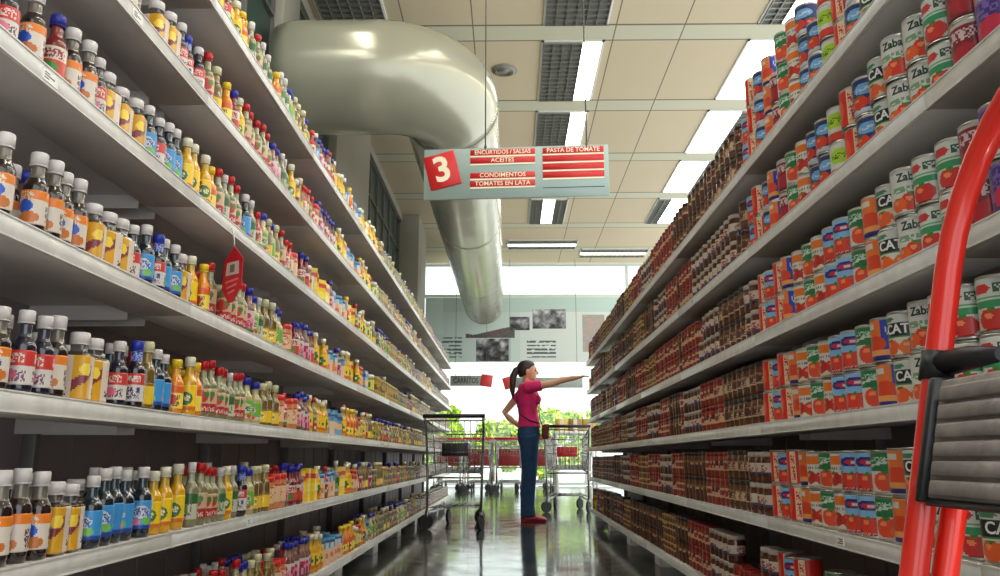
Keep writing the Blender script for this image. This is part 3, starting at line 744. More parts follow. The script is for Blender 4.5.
# ------------------------------------------------------------------ stock on the right rack
ROW = ['pur', 'mar', 'grw', 'grw', 'zab', 'cat', 'bor', 'gct', 'lbl', 'lbl', 'orc', 'gct', 'orc', 'bor', 'rdc', 'lbl', 'rdc']
ROW_UP = ['pur', 'mar', 'grw', 'zab', 'zab', 'cat', 'dbl', 'rdc', 'lim', 'dbl', 'dbl', 'orc', 'gct', 'mar', 'bor', 'dbl', 'rdc', 'lbl']
Y_CANS0 = 1.30
for lev in range(6):
    z0 = LV[lev] + 0.0005
    row = ROW_UP if lev >= 4 else (ROW if lev == 3 else ['grw', 'grw', 'cat' if lev < 2 else 'grw'] + ROW[3:])
    y = Y_CANS0 + (hsh(lev, 3) - 0.5) * 0.03 - 0.0
    for i, k in enumerate(row):
        w = KINDS[k]['w']; y += w / 2
        n = 2 if lev < 5 else (3 if i % 4 != 1 else 2)
        if lev == 0 and i in (12, 13): n = 1
        zz = z0
        x = XF_R + 0.016 + w / 2 + random.random() * 0.008
        for s in range(n):
            lab = ('lower tier', 'upper tier') if n == 2 else (('alone',) if n == 1 else ('lower tier', 'middle tier', 'upper tier'))
            place(k, x + random.uniform(-0.003, 0.003), y + random.uniform(-0.002, 0.002), zz, -0.80 + random.uniform(-0.2, 0.2) + PI * random.randint(0, 1), 'right', lev, lab[s] if n > 1 else '', True)
            zz += max(v[2] for v in KINDS[k]['far'].v) + 0.0006
        if lev < 2:
            place(k, x + 0.088, y, z0, random.uniform(-0.4, 0.4), 'right', lev, 'behind', True)
        y += w / 2 + random.uniform(0.0045, 0.008)
    Y_J = y
    # jars, two high
    y = Y_J + 0.005; lim = 5.0
    while y < lim:
        q = int(y / 0.36)
        pool = ['jbr', 'jwh', 'jbr', 'jrd'] if y < 4.0 else ['jrd', 'jwh', 'jgd', 'jbr']
        k = pool[int(hsh(q, lev, 6) * len(pool))]; w = KINDS[k]['w']; y += w / 2
        n = 2 if hsh(int(y * 30), lev, 8) > 0.06 else 1
        if lev == 0 and hsh(q, 4) > 0.6: n = 1
        zz = z0; x = XF_R + 0.014 + w / 2 + random.random() * 0.008
        for s in range(n):
            place(k, x, y, zz, random.uniform(-0.5, 0.5), 'right', lev, ('lower tier', 'upper tier')[s] if n == 2 else '', y < 3.3)
            zz += max(v[2] for v in KINDS[k]['far'].v) + 0.0006
        y += w / 2 + random.uniform(0.0032, 0.006)
    KINDS['end%d' % lev] = y
far = MB()
for lev in range(6):
    y = KINDS['end%d' % lev]
    while y < 8.62:
        q = int(y / 0.42)
        pool = ['jrd', 'jwh', 'jgd', 'jbr', 'jbr'] if y < 6.2 else ['jrd', 'jpk', 'jbr', 'jpk', 'jgd']
        if y > 8.2: pool = ['jgd', 'ybx', 'jpk']
        k = pool[int(hsh(q, lev, 6) * len(pool))]; w = KINDS[k]['w']; y += w / 2
        zz = LV[lev] + 0.0005; x = XF_R + 0.014 + w / 2 + random.random() * 0.01
        if y > 8.6: break
        for s in range(2 if k != 'ybx' and hsh(int(y * 20), lev) > 0.1 else 1):
            far_item(far, KINDS[k]['far'], x, y, zz, random.uniform(-0.5, 0.5)); zz += max(v[2] for v in KINDS[k]['far'].v) + 0.0006
        if lev < 2: far_item(far, KINDS[k]['far'], x + 0.08, y, LV[lev] + 0.0005, random.uniform(-0.5, 0.5))
        y += w / 2 + 0.004
o = far.build('packed_jars', M_PRINT)
tag(o, 'sauce jars packed two high along the far end of the right rack', 'groceries', 'packed stock', 'stuff')

# ------------------------------------------------------------------ red tag hanging from a left shelf
e = empty('hanging_shelf_tag', (XF_L + 0.028, 2.33, 1.17), 0.0, 'red pointed cardboard tag with white middle hanging by a string from the left rack', 'tag')
b = MB()
out = [(-0.05, 0.045), (0, 0.09), (0.05, 0.045), (0.05, -0.04), (0.012, -0.085), (-0.012, -0.085), (-0.05, -0.04)]
R = Matrix.Rotation(math.radians(-38), 3, 'Z')
def tagpoly(b, pts, y0, y1, col):
    n0 = len(b.v)
    for yy in (y0, y1):
        for p in pts: b.v.append(tuple(R @ Vector((p[0], yy, p[1]))))
    m = len(pts)
    b.face([n0 + i for i in range(m)], col); b.face([n0 + m + i for i in reversed(range(m))], col)
    for i in range(m): b.face((n0 + i, n0 + m + i, n0 + m + (i + 1) % m, n0 + (i + 1) % m), col)
tagpoly(b, out, -0.0012, 0.0012, (214, 40, 52)); b.build('card', M_PRINT, e)
b = MB(); tagpoly(b, [(-0.03, 0.04), (0.03, 0.04), (0.034, 0.0), (-0.034, 0.0)], -0.0022, -0.0013, (222, 210, 196))
tagpoly(b, [(-0.012, 0.032), (0.012, 0.032), (0.012, 0.008), (-0.012, 0.008)], -0.003, -0.0022, (130, 120, 96))
for k in range(3): tagpoly(b, [(-0.034 + k * .008, -0.018 - k * 0.017), (0.034 - k * .008, -0.012 - k * 0.017), (0.032 - k * .008, -0.018 - k * 0.017), (-0.032 + k * .008, -0.024 - k * 0.017)], -0.0022, -0.0013, (244, 130, 140))
b.build('print_panel', M_PRINT, e)
b = MB(); b.tube([(0, 0, 0.088), (-0.004, 0, 0.12), (-0.012, 0, 0.146)], 0.0022, 6, (220, 218, 210)); b.build('string', M_PLASTIC, e)

# ------------------------------------------------------------------ duct
HC = CAM_Z + 2.9; RD = 0.40; YS = 5.74; XD = -0.50
e = empty('air_duct', (XD, YS, HC), 0, 'big cream round air duct bending from the left wall along the ceiling', 'duct')
b = MB(); pts = []; x0 = XW + 0.0 - XD
RB = 0.50
pts += [(x0 + (-RB - x0) * i / 6, 0, 0) for i in range(7)]
for i in range(1, 13):
    t = PI / 2 * i / 12; pts.append((-RB + RB * math.sin(t), RB - RB * math.cos(t), 0))
elbow = pts
b.tube(elbow, [RD * (1.09 - 0.07 * max(0, i - 6) / (len(elbow) - 7)) * (0.93 if i == 0 else 1) for i in range(len(elbow))], 40); b.build('elbow', M_DUCT, e)
b = MB(); L = 15.1 - YS
ys = [RB + (L - RB) * i / 60 for i in range(61)]
b.tube([(0, y, 0) for y in ys], [RD * (1.02 - 0.08 * i / 60) + (0.004 if i % 6 == 0 else 0) for i in range(61)], 40); b.build('straight_run', M_DUCT, e)
for k, (p, d) in enumerate((((0, RB + 3.2, 0), 1), ((0, RB + 6.2, 0), 1), ((0, L, 0), 1))):
    r = MB(); q = [(p[0], p[1] - 0.03, 0), (p[0], p[1] + 0.03, 0)] if d else [(p[0] - 0.03, 0, 0), (p[0] + 0.03, 0, 0)]
    r.tube(q, RD * (1.03 - 0.08 * p[1] / L), 40); r.build('joint_band', M_DUCT, e)
b = MB(); b.tube([(0, L - 0.02, 0), (0, L + 0.015, 0)], RD * 0.86, 32)
b.build('end_grille', M_LOUV, e)
for k in range(3):
    b = MB(); yy = 1.6 + 3.4 * k; b.box((-0.012, yy - 0.012, RD * 0.95), (0.012, yy + 0.012, ZC - HC)); b.build('hanger', M_CABLE, e)

# ------------------------------------------------------------------ ceiling lights
def ceiling_light(x, i, pattern, label, rot=False, y=None):
    """pattern: per third, L = lit tube panel, G = grey louvre"""
    W, LN = 0.60, 1.30
    yy = START_Y + PITCH_Y * i + LN / 2 if y is None else y
    e = empty('ceiling_light', (x, yy, ZC), PI / 2 if rot else 0.0, label, 'ceiling light', 'recessed ceiling lights')
    f = MB(); t = 0.022
    f.box((-W / 2, -LN / 2, -0.014), (-W / 2 + t, LN / 2, 0)); f.box((W / 2 - t, -LN / 2, -0.014), (W / 2, LN / 2, 0))
    f.box((-W / 2, -LN / 2, -0.014), (W / 2, -LN / 2 + t, 0)); f.box((-W / 2, LN / 2 - t, -0.014), (W / 2, LN / 2, 0))
    f.build('frame', M_WHITE, e)
    n = len(pattern); w = (W - 2 * t) / n
    k = 0
    while k < n:
        j = k
        while j < n and pattern[j] == pattern[k]: j += 1
        xa, xb = -W / 2 + t + w * k, -W / 2 + t + w * j
        q = MB()
        if pattern[k] == 'L':
            q.bbox((xa + 0.004, -LN / 2 + t, -0.012), (xb - 0.004, LN / 2 - t, -0.002), 0.003, 1)
            q.build('lamp_panel', M_LAMP, e)
        else:
            q.box((xa, -LN / 2 + t, -0.004), (xb, LN / 2 - t, -0.001))
            for s in range(15):
                y0 = -LN / 2 + t + (LN - 2 * t) * s / 14
                q.box((xa, y0 - 0.003, -0.03), (xb, y0 + 0.003, -0.003))
            m = max(2, int((xb - xa) / 0.09))
            for s in range(m + 1):
                x1 = xa + (xb - xa) * s / m
                q.box((x1 - 0.003, -LN / 2 + t, -0.03), (x1 + 0.003, LN / 2 - t, -0.003))
            q.build('louvre', M_LOUV, e)
        k = j
MIDP = ['LLG', 'GLL', 'LGL', 'GGG', 'GGL', 'GGL', 'GLL', 'GLG', 'LLG']
RIGP = ['LLL', 'LLG', 'LLG', 'GLL', 'LLG', 'LLG', 'LLG', 'GLL', 'LLG']
LFTP = ['LLG', 'LLG', 'GGL', 'GGG', 'LLG', 'GLL', 'LLG', 'LLG', 'LLL']
for i in range(-3, 6):
    q = i + 3
    pos = 'above the aisle' 
    if i == 5: continue
    ceiling_light(0.61, i, MIDP[q], 'recessed ceiling light above the aisle, %s in its row from the camera' % ordinal(q + 1))
    ceiling_light(2.57, i, RIGP[q], 'recessed ceiling light beyond the right rack, %s in its row from the camera' % ordinal(q + 1))
    if i != 0 or True:
        if i < 1: ceiling_light(-1.40, i, LFTP[q], 'recessed ceiling light by the left wall, %s in its row from the camera' % ordinal(q + 1))
for q in range(8):
    i = q - 3
    ceiling_light(4.52, i, 'LLG', 'recessed ceiling light over the next aisle, %s in its row from the camera' % ordinal(q + 1))
ceiling_light(0.6, 0, 'GLG', 'crosswise ceiling light behind the duct end, nearer the window', True, 14.35)
ceiling_light(2.0, 0, 'GLG', 'crosswise ceiling light just before the white window band, farther right one', True, 15.0)
# round air vent
e = empty('ceiling_vent', (-0.05, 7.55, ZC), 0, 'small round grey vent in the ceiling beside the duct', 'vent')
b = MB(); b.lathe([(0.13, -0.012), (0.13, 0)], 32); b.lathe([(0.10, -0.02), (0.125, -0.012)], 32); b.build('rim', M_PILLAR, e)
b = MB()
for r in (0.03, 0.06, 0.09): b.lathe([(r, -0.03), (r + 0.012, -0.018)], 28, cap0=r < 0.04)
b.build('vent_cone', M_LOUV, e)

# ------------------------------------------------------------------ aisle sign
SW, SH, SY = 1.22, 0.352, 5.0
e = empty('aisle_sign', (0.04, SY, 2.30), math.radians(-4), 'grey-green hanging aisle sign with red number 3 square and red category strips', 'sign')
b = MB(); b.bbox((-SW / 2, -0.008, 0), (SW / 2, 0.008, SH), 0.003, 1); b.build('board', M_SIGN, e)
sq = bpy.data.objects.new('number_square', None)
b = MB(); b.bbox((-0.105, -0.02, -0.12), (0.105, -0.0085, 0.12), 0.004, 1)
R3 = Matrix.Rotation(math.radians(-14), 4, 'Y'); 
T3 = Matrix.Translation((-SW / 2 + 0.125, 0, 0.20)) @ R3
for i in range(len(b.v)): b.v[i] = tuple(T3 @ Vector(b.v[i]))
ns = b.build('number_square', M_SIGNRED, e)
me = text_mesh('3', 0.24, bold=0.006); q = MB()
q.add_mesh(me, T3 @ Matrix.Translation((0, -0.0215, 0)) @ Matrix.Rotation(PI / 2, 4, 'X')); q.build('numeral', M_CREAM, ns)
def strip(x0, x1, z, h, word, size=0.03):
    s = MB(); s.bbox((x0, -0.014, z - h / 2), (x1, -0.0085, z + h / 2), 0.002, 1); so = s.build('category_strip', M_SIGNRED, e)
    l = MB(); l.box((x0, -0.0125, z - h / 2 - 0.012), (x1, -0.0085, z - h / 2 - 0.001)); l.build('strip_edge', M_CREAM, so)
    if word:
        mm = text_mesh(word, size, bold=0.0004); xs = [v.co.x for v in mm.vertices]
        k = min(1.0, (x1 - x0) * 0.86 / (max(xs) - min(xs)))
        t = MB(); t.add_mesh(mm, Matrix.Translation(((x0 + x1) / 2, -0.0148, z)) @ Matrix.Rotation(PI / 2, 4, 'X') @ Matrix.Diagonal((k, 1, 1, 1))); t.build('lettering', M_CREAM, so)
xa, xb = -SW / 2 + 0.31, -SW / 2 + 0.31 + 0.43
strip(xa, xb, 0.318, 0.040, 'ENCURTIDOS / SALSAS', 0.042); strip(xa, xb, 0.262, 0.040, 'ACEITES', 0.042)
strip(xa, xb, 0.158, 0.040, 'CONDIMENTOS', 0.042); strip(xa, xb, 0.100, 0.040, 'TOMATES EN LATA', 0.042)
xa, xb = SW / 2 - 0.43, SW / 2 - 0.03
strip(xa, xb, 0.318, 0.042, 'PASTA DE TOMATE', 0.042)
for z in (0.262, 0.206, 0.150): strip(xa, xb, z, 0.042, None)
b = MB(); b.box((xa, -0.0105, 0.06), (xb, -0.0085, 0.064)); b.build('rule_line', M_INK, e)
for x in (-0.2, 0.47):
    b = MB(); b.tube([(x, 0, SH - 0.01), (x, 0, ZC - 2.30)], 0.0045, 8); b.lathe([(0.009, SH - 0.012), (0.009, SH + 0.02)], 10, org=(x, 0, 0)); b.build('hanging_rod', M_CABLE, e)

# ------------------------------------------------------------------ big printed board on the front wall
BX0, BX1, BZ0, BZ1 = -1.70, 3.2, CAM_Z + 1.88, CAM_Z + 3.18
b = MB(); nx, nz = 330, 92
def vnoise(x, y, k):
    i, j = math.floor(x), math.floor(y); u, v = x - i, y - j
    u, v = u * u * (3 - 2 * u), v * v * (3 - 2 * v)
    a = hsh(i, j, k) * (1 - u) + hsh(i + 1, j, k) * u; c = hsh(i, j + 1, k) * (1 - u) + hsh(i + 1, j + 1, k) * u
    return a * (1 - v) + c * v
def board_col(p, q):
    # p, q in the board's own plan: metres from its left, metres from its bottom
    n1 = vnoise(p * 26, q * 26, 1); n2 = vnoise(p * 9, q * 11, 2)
    c = (200, 216, 208) if p < 1.9 else (212, 220, 214)
    if q > 1.0: c = (186, 208, 200)
    if p < 0.35 and q > 0.55: c = (206, 224, 216)
    def photo(a0, a1, c0, c1, dark):
        if a0 < p < a1 and c0 < q < c1:
            g = min(236, max(18, dark + 210 * (n2 * 0.75 + n1 * 0.35 - 0.3) + 40 * (q - c0) / (c1 - c0)))
            return (int(g), int(g), int(g * 1.02))
    r = photo(2.15, 2.82, 0.66, 1.06, 36) or photo(1.70, 2.10, 0.64, 0.90, 30) or photo(1.02, 1.68, 0.02, 0.46, 40)
    if r: return r
    if 0.82 < p < 1.80 and 0.48 < q < 0.48 + 0.22 * abs((p - 0.82) / 0.98 - 0.15) + 0.06: return (70 + int(60 * n1), 84, 84)
    if 0.34 < p < 0.74 and 0.08 < q < 0.5 and int(q * 26) % 2 == 0 and n1 > 0.25: return (90, 102, 98)
    if 2.04 < p < 2.62 and 0.08 < q < 0.42 and int(q * 26) % 2 == 0 and n1 > 0.25: return (84, 98, 96)
    if 3.15 < p < 3.6 and 0.2 < q < 0.95: return (150 + int(40 * n1), 158, 150)
    return c
base = len(b.v)
for j in range(nz + 1):
    for i in range(nx + 1): b.v.append((BX0 + (BX1 - BX0) * i / nx, YB - 0.04, BZ0 + (BZ1 - BZ0) * j / nz))
for j in range(nz):
    for i in range(nx):
        a = base + j * (nx + 1) + i
        b.face((a, a + 1, a + nx + 2, a + nx + 1), board_col((i + 0.5) / nx * (BX1 - BX0), (j + 0.5) / nz * (BZ1 - BZ0)))
b.box((BX0, YB - 0.038, BZ0), (BX1, YB + 0.01, BZ1), (200, 216, 208))
tag(b.build('printed_wall_board', M_BOARD), 'wide pale green board with black-and-white photos and text above the shop window', 'board')

# hanging cart sign
def small_sign(x, y, z, w, word, label, flip=False):
    e = empty('hanging_sign', (x, y, z), 0, label, 'sign', 'hanging signs before the shop window')
    b = MB(); b.bbox((0, -0.006, 0), (w, 0.006, 0.2), 0.003, 1); b.build('board', plain('sign_grey', (150, 156, 150), 0.5), e)
    b = MB(); b.bbox((-0.11, -0.016, -0.115), (0.11, -0.0065, 0.115), 0.004, 1)
    T = Matrix.Translation((w - 0.1 if not flip else 0.08, 0, 0.1)) @ Matrix.Rotation(math.radians(8 if not flip else -16), 4, 'Y')
    for i in range(len(b.v)): b.v[i] = tuple(T @ Vector(b.v[i]))
    b.build('red_square', plain('faded_red', (216, 62, 66), 0.5), e)
    if word:
        m_ = text_mesh(word, 0.15, bold=0.002); q = MB(); xs = [v.co.x for v in m_.vertices]; k = (w - 0.32) / (max(xs) - min(xs))
        q.add_mesh(m_, Matrix.Translation(((w - 0.24) / 2 + 0.02, -0.0075, 0.1)) @ Matrix.Rotation(PI / 2, 4, 'X') @ Matrix.Diagonal((k, 1, 1, 1))); q.build('lettering', M_INK, e)
    for xx in (0.1, w - 0.1):
        r = MB(); r.tube([(xx, 0, 0.19), (xx, 0, ZC - z)], 0.004, 6); r.build('hanging_rod', M_CABLE, e)
small_sign(-1.15, 15.4, CAM_Z + 1.37, 0.80, 'CARRITOS', 'grey hanging sign for the shopping carts with red square at its end')
small_sign(-0.10, 15.5, CAM_Z + 1.34, 1.5, None, 'grey hanging sign partly hidden behind the woman, tilted red square on its near end', True)

# ------------------------------------------------------------------ shopping carts
def make_cart(handle_mat, flap, flap_mat):
    """front towards +x, handle at -x; origin on the floor"""
    e = empty('shopping_cart')
    wr = 0.0038
    def basket(x, t):   # x 0..1 along, t 0..1 up -> half width, z
        pass
    L0, L1 = -0.40, 0.46
    def corner(xf, top):
        x = (L0 + (L1 - L0) * xf) if top else (L0 + 0.05 + (L1 - L0 - 0.16) * xf)
        hw = (0.27 - 0.07 * xf) if top else (0.235 - 0.06 * xf)
        z = (0.98 - 0.10 * xf) if top else (0.50 + 0.05 * xf)
        return x, hw, z
    b = MB()
    N = 15
    for i in range(N + 1):          # hoops down one side, under and up the other
        f = i / N; xt, ht, zt = corner(f, True); xb, hb, zb = corner(f, False)
        b.tube([(xt, -ht, zt), (xb, -hb, zb), (xb, hb, zb), (xt, ht, zt)], wr, 5)
    for s in (-1, 1):               # long wires
        for k in range(7):
            g = k / 6
            p = []
            for f in (0, 1):
                xt, ht, zt = corner(f, True); xb, hb, zb = corner(f, False)
                p.append((xb + (xt - xb) * g, s * (hb + (ht - hb) * g), zb + (zt - zb) * g))
            b.tube(p, wr if k < 6 else 0.008, 5)
    for f in (0, 1):                # front and back gates
        xt, ht, zt = corner(f, True); xb, hb, zb = corner(f, False)
        for k in range(1, 9):
            g = -1 + 2 * k / 9; b.tube([(xb, hb * g, zb), (xt, ht * g, zt)], wr, 5)
        for k in range(1, 6):
            g = k / 5; x = xb + (xt - xb) * g; h = hb + (ht - hb) * g; z = zb + (zt - zb) * g
            b.tube([(x, -h, z), (x, h, z)], wr if k < 5 else 0.008, 5)
    for k in range(-2, 3): b.tube([(corner(0, False)[0], 0.1 * k * .9, 0.50), (corner(1, False)[0], 0.08 * k * .9, 0.55)], wr, 5)
    b.build('wire_basket', M_CHROME, e)
    b = MB()
    for s in (-1, 1):
        b.tube([(-0.47, s * 0.275, 1.02), (-0.40, s * 0.27, 0.92), (-0.36, s * 0.255, 0.48), (-0.40, s * 0.25, 0.16), (-0.30, s * 0.25, 0.14), (0.42, s * 0.16, 0.16), (0.44, s * 0.16, 0.2)], 0.0125, 8)
        b.tube([(-0.37, s * 0.255, 0.47), (0.36, s * 0.16, 0.51)], 0.010, 8)
    b.tube([(-0.36, -0.25, 0.46), (-0.36, 0.25, 0.46)], 0.009, 8); b.tube([(0.43, -0.16, 0.17), (0.43, 0.16, 0.17)], 0.01, 8)
    b.build('frame', M_CHROME, e)
    b = MB()
    for k in range(-3, 4): b.tube([(-0.38, 0.08 * k, 0.19), (0.42, 0.05 * k, 0.205)], wr, 5)
    for k in range(5): b.tube([(-0.36 + 0.19 * k, -0.25 + 0.02 * k, 0.192), (-0.36 + 0.19 * k, 0.25 - 0.02 * k, 0.192)], wr, 5)
    b.build('lower_tray', M_CHROME, e)
    b = MB(); b.tube([(-0.47, -0.29, 1.02), (-0.47, 0.29, 1.02)], 0.019, 12); b.build('handle', handle_mat, e)
    b = MB(); b.bbox((-0.372, -flap[0], flap[1]), (-0.36, flap[0], flap[2]), 0.004, 2); b.build('seat_flap', flap_mat, e)
    for sx, sy in ((-0.38, -0.25), (-0.38, 0.25), (0.40, -0.16), (0.40, 0.16)):
        b = MB(); b.bbox((sx - 0.018, sy - 0.018, 0.10), (sx + 0.018, sy + 0.018, 0.160), 0.004, 1)
        f = b.build('caster_fork', M_CHROME, e)
        a = {(-1, -1): 1.25, (-1, 1): 0.5, (1, -1): 1.0, (1, 1): 1.45}[(1 if sx > 0 else -1, 1 if sy > 0 else -1)]     # swivelled casters
        ca, sa = math.cos(a), math.sin(a); cx, cy = sx - 0.012 * sa, sy + 0.012 * ca
        w = MB(); w.tube([(cx - ca * 0.014, cy - sa * 0.014, 0.066), (cx + ca * 0.014, cy + sa * 0.014, 0.066)], 0.066, 22); w.tube([(cx - ca * 0.018, cy - sa * 0.018, 0.066), (cx + ca * 0.018, cy + sa * 0.018, 0.066)], 0.02, 12)
        w.build('wheel', M_WHEEL, f)
    return e
dark_cart = make_cart(M_BLACK, (0.125, 0.655, 0.775), M_BLACK)
flap_cart = make_cart(M_BLACK, (0.125, 0.655, 0.775), M_CARTRED)
red_cart = make_cart(M_CARTRED, (0.20, 0.50, 0.82), plain('worn_red_plastic', (140, 34, 34), 0.5))
USED = set()
def put_cart(proto, x, y, deg, label):
    c = copy_tree(proto) if proto.name in USED else proto
    USED.add(proto.name)
    c.location = (x, y, 0); c.rotation_euler.z = math.radians(deg)
    tag(c, label, 'shopping cart', 'shopping carts')
put_cart(dark_cart, -0.49, 7.98, 86, 'empty wire shopping cart parked against the left rack')
put_cart(flap_cart, 0.72, 10.35, 86, 'wire shopping cart with red flap just past the end of the right rack')
for x, nm in ((-1.22, 'nearest the left wall'), (-0.62, 'second from the left wall'), (-0.02, 'just left of the woman'), (0.58, 'just right of the woman')):
    for k in range(2):
        put_cart(red_cart, x, 16.2 + 1.02 * k, 90, 'red-handled cart by the shop window, %s, %s' % (nm, ('front row', 'second row')[k]))
# a low display of goods beyond the right rack
e = empty('display_table', (1.05, 13.2, 0), 0, 'low white display table beyond the right rack', 'table')
b = MB(); b.bbox((-0.35, -0.3, 1.02), (0.35, 0.3, 1.06), 0.006); b.build('top', M_WHITE, e)
for sx in (-0.31, 0.31):
    for sy in (-0.26, 0.26):
        b = MB(); b.bbox((sx - 0.02, sy - 0.02, 0), (sx + 0.02, sy + 0.02, 1.019), 0.004, 1); b.build('leg', M_WHITE, e)
b = MB(); b.bbox((-0.33, -0.28, 0.4), (0.33, 0.28, 0.43), 0.004, 1); b.build('lower_shelf', M_WHITE, e)
wl = ['at its open end', 'in the middle', 'by the rack']
for k, (dx, col) in enumerate(((-0.22, (206, 170, 60)), (0.0, (150, 120, 70)), (0.22, (196, 150, 50)))):
    b = MB(); b.bbox((-0.1, -0.14, 0), (0.1, 0.14, 0.2), 0.004, 1, col); bx = b.build('goods_carton', M_PRINT, None, (1.05 + dx, 13.2, 1.0605))
    t = MB(); t.box((-0.03, -0.1405, 0.0), (0.03, 0.1405, 0.2005), (226, 214, 180)); t.build('tape', M_PRINT, bx)
    tag(bx, 'yellow-brown carton on the white display table, %s' % wl[k], 'carton', 'cartons on the display table')

# ------------------------------------------------------------------ ladder
RX = lambda z: 0.467 + (z - 0.49) * 0.225
e = empty('step_ladder', (0, 0, 0), 0, 'folded red step ladder with ribbed grey tread leaning beside the right rack', 'ladder')
YA, YC, = 0.985, 0.735
pts = [(RX(z), YA, z) for z in (0.0, 0.25, 0.49, 0.6, 0.7, 0.8, 0.86)]
for i in range(1, 17):
    t = PI * i / 16; pts.append((RX(0.86 + 0.24 * math.sin(t)) , YC + (YA - YC) * math.cos(t), 0.86 + 0.24 * math.sin(t)))
YR = 2 * YC - YA
pts += [(RX(z), YR, z) for z in (0.8, 0.7, 0.49, 0.25, 0.0)]
b = MB(); b.tube(pts, 0.0158, 20); b.build('front_frame', M_RED, e)
b = MB()
for yy in (YA + 0.004, YR - 0.004):
    b.tube([(RX(z) + 0.038 + (z - 0.49) * 0.03, yy, z) for z in (0.0, 0.3, 0.58, 0.70)], 0.0145, 16)
b.tube([(RX(0.12) + 0.03, YA, 0.12), (RX(0.12) + 0.03, YR, 0.12)], 0.011, 12)
b.build('rear_frame', M_RED, e)
def tread(z0, z1, nm):
    P = empty  # noqa
    b = MB(); ya, yb = YR + 0.028, YA - 0.034
    def bx(za, zb, o0, o1, y0, y1, bev=0.002):
        zm = (za + zb) / 2; sh = Matrix.Shear('XY', 4, (0.148, 0)) if False else None
        mm = Matrix(((1, 0, 0.225, 0.467 - 0.49 * 0.225), (0, 1, 0, 0), (0, 0, 1, 0), (0, 0, 0, 1)))
        b.bbox((o0, y0, za), (o1, y1, zb), bev, 1, mtx=mm)
    bx(z0, z1, -0.012, 0.010, ya, yb)
    n = 6
    for k in range(n):
        za = z0 + 0.004 + (z1 - z0 - 0.008) * k / n; zb = za + (z1 - z0) / n - 0.0055
        bx(za, zb, -0.0185, -0.0118, ya + 0.012, yb - 0.012, 0.002)
    o = b.build(nm, M_TREAD, e)
    b = MB()
    bx(z0 - 0.004, z1 + 0.004, -0.021, 0.013, yb - 0.001, yb + 0.012); bx(z0 - 0.004, z1 + 0.004, -0.021, 0.013, ya - 0.012, ya + 0.001)
    bx(z0 - 0.008, z0 - 0.0005, -0.015, 0.013, ya, yb)
    b.build('tread_edge', M_BLACK, o)
tread(0.586, 0.720, 'tread'); tread(0.20, 0.35, 'tread')
for yy in (YA, YR):
    b = MB(); b.tube([(RX(z), yy, z) for z in (0.722, 0.757)], 0.0195, 20)
    s = 1 if yy == YR else -1
    b.tube([(RX(0.742), yy, 0.742), (RX(0.745) + 0.01, yy + s * 0.05, 0.745), (RX(0.745) + 0.012, yy + s * 0.11, 0.742)], [0.0165, 0.0145, 0.008], 12)
    b.build('clamp', M_BLACK, e)
for yy in (YA, YR):
    b = MB(); b.tube([(RX(0.0), yy, 0.0), (RX(0.04), yy, 0.04)], 0.02, 14); b.build('rubber_foot', M_BLACK, e)

# ------------------------------------------------------------------ the woman
PXX, PYY = 0.205, 8.58
e = empty('person', (PXX, PYY, 0), 0, 'woman in pink T-shirt and jeans reaching one arm to the right rack', 'person')
X_, Y_ = (1, 0, 0), (0, 1, 0)
def ring(x, y, z, a, bb): return ((x, y, z), a, bb, X_, Y_)
def hand(b, wrist, d, up, size=1.0, curl=0.5, side=1):
    """palm, four fingers and a thumb; d: along the hand, up: back of the hand, side: which side the thumb leaves"""
    d = Vector(d).normalized(); up = Vector(up); up = (up - d * up.dot(d)).normalized(); sd = d.cross(up) * side
    w = Vector(wrist)
    b.loft([(w - d * 0.01, 0.021, 0.026, up, sd), (w + d * 0.02, 0.019, 0.032, up, sd), (w + d * 0.055, 0.016, 0.038, up, sd), (w + d * 0.085, 0.012, 0.036, up, sd)], 14)
    for k, (off, ln) in enumerate(((0.028, 0.070), (0.010, 0.079), (-0.009, 0.073), (-0.027, 0.057))):
        p = w + d * (0.078 - abs(k - 1.3) * 0.004) + sd * off
        q = [p]; dd = d.copy()
        for s, fr in enumerate((0.45, 0.32, 0.23)):
            dd = (dd - up * curl * (0.35 + 0.25 * s)).normalized(); p = p + dd * ln * fr; q.append(p)
        b.tube([tuple(x) for x in q], [0.0092, 0.0086, 0.0078, 0.0062], 8)
    p = w + d * 0.022 + sd * 0.03
    q = [p, p + (d * 0.6 + sd * 0.75).normalized() * 0.03, p + (d * 0.85 + sd * 0.5).normalized() * 0.06 - up * 0.006, p + (d * 0.97 + sd * 0.35).normalized() * 0.078 - up * 0.012]
    b.tube([tuple(x) for x in q], [0.012, 0.0105, 0.0092, 0.007], 8)
b = MB()
# trunk, neck, head
b.loft([ring(-0.012, 0, 0.80, 0.09, 0.15), ring(-0.01, 0, 0.90, 0.105, 0.165), ring(-0.012, 0, 1.02, 0.088, 0.135), ring(-0.02, 0, 1.12, 0.085, 0.13), ring(-0.022, 0, 1.25, 0.102, 0.15), ring(-0.03, 0, 1.34, 0.09, 0.165), ring(-0.04, 0, 1.395, 0.06, 0.11), ring(-0.038, 0, 1.42, 0.05, 0.06)], 24)
b.loft([ring(-0.04, 0, 1.38, 0.052, 0.056), ring(-0.03, 0, 1.43, 0.047, 0.048), ring(-0.02, 0, 1.49, 0.05, 0.05)], 18)
hx = -0.012
b.loft([ring(hx + 0.03, 0, 1.452, 0.028, 0.025), ring(hx + 0.022, 0, 1.465, 0.058, 0.046), ring(hx + 0.012, 0, 1.495, 0.079, 0.062), ring(hx, 0, 1.54, 0.092, 0.073), ring(hx - 0.006, 0, 1.58, 0.095, 0.076), ring(hx - 0.01, 0, 1.62, 0.083, 0.067), ring(hx - 0.012, 0, 1.648, 0.055, 0.045), ring(hx - 0.012, 0, 1.657, 0.02, 0.018)], 24)
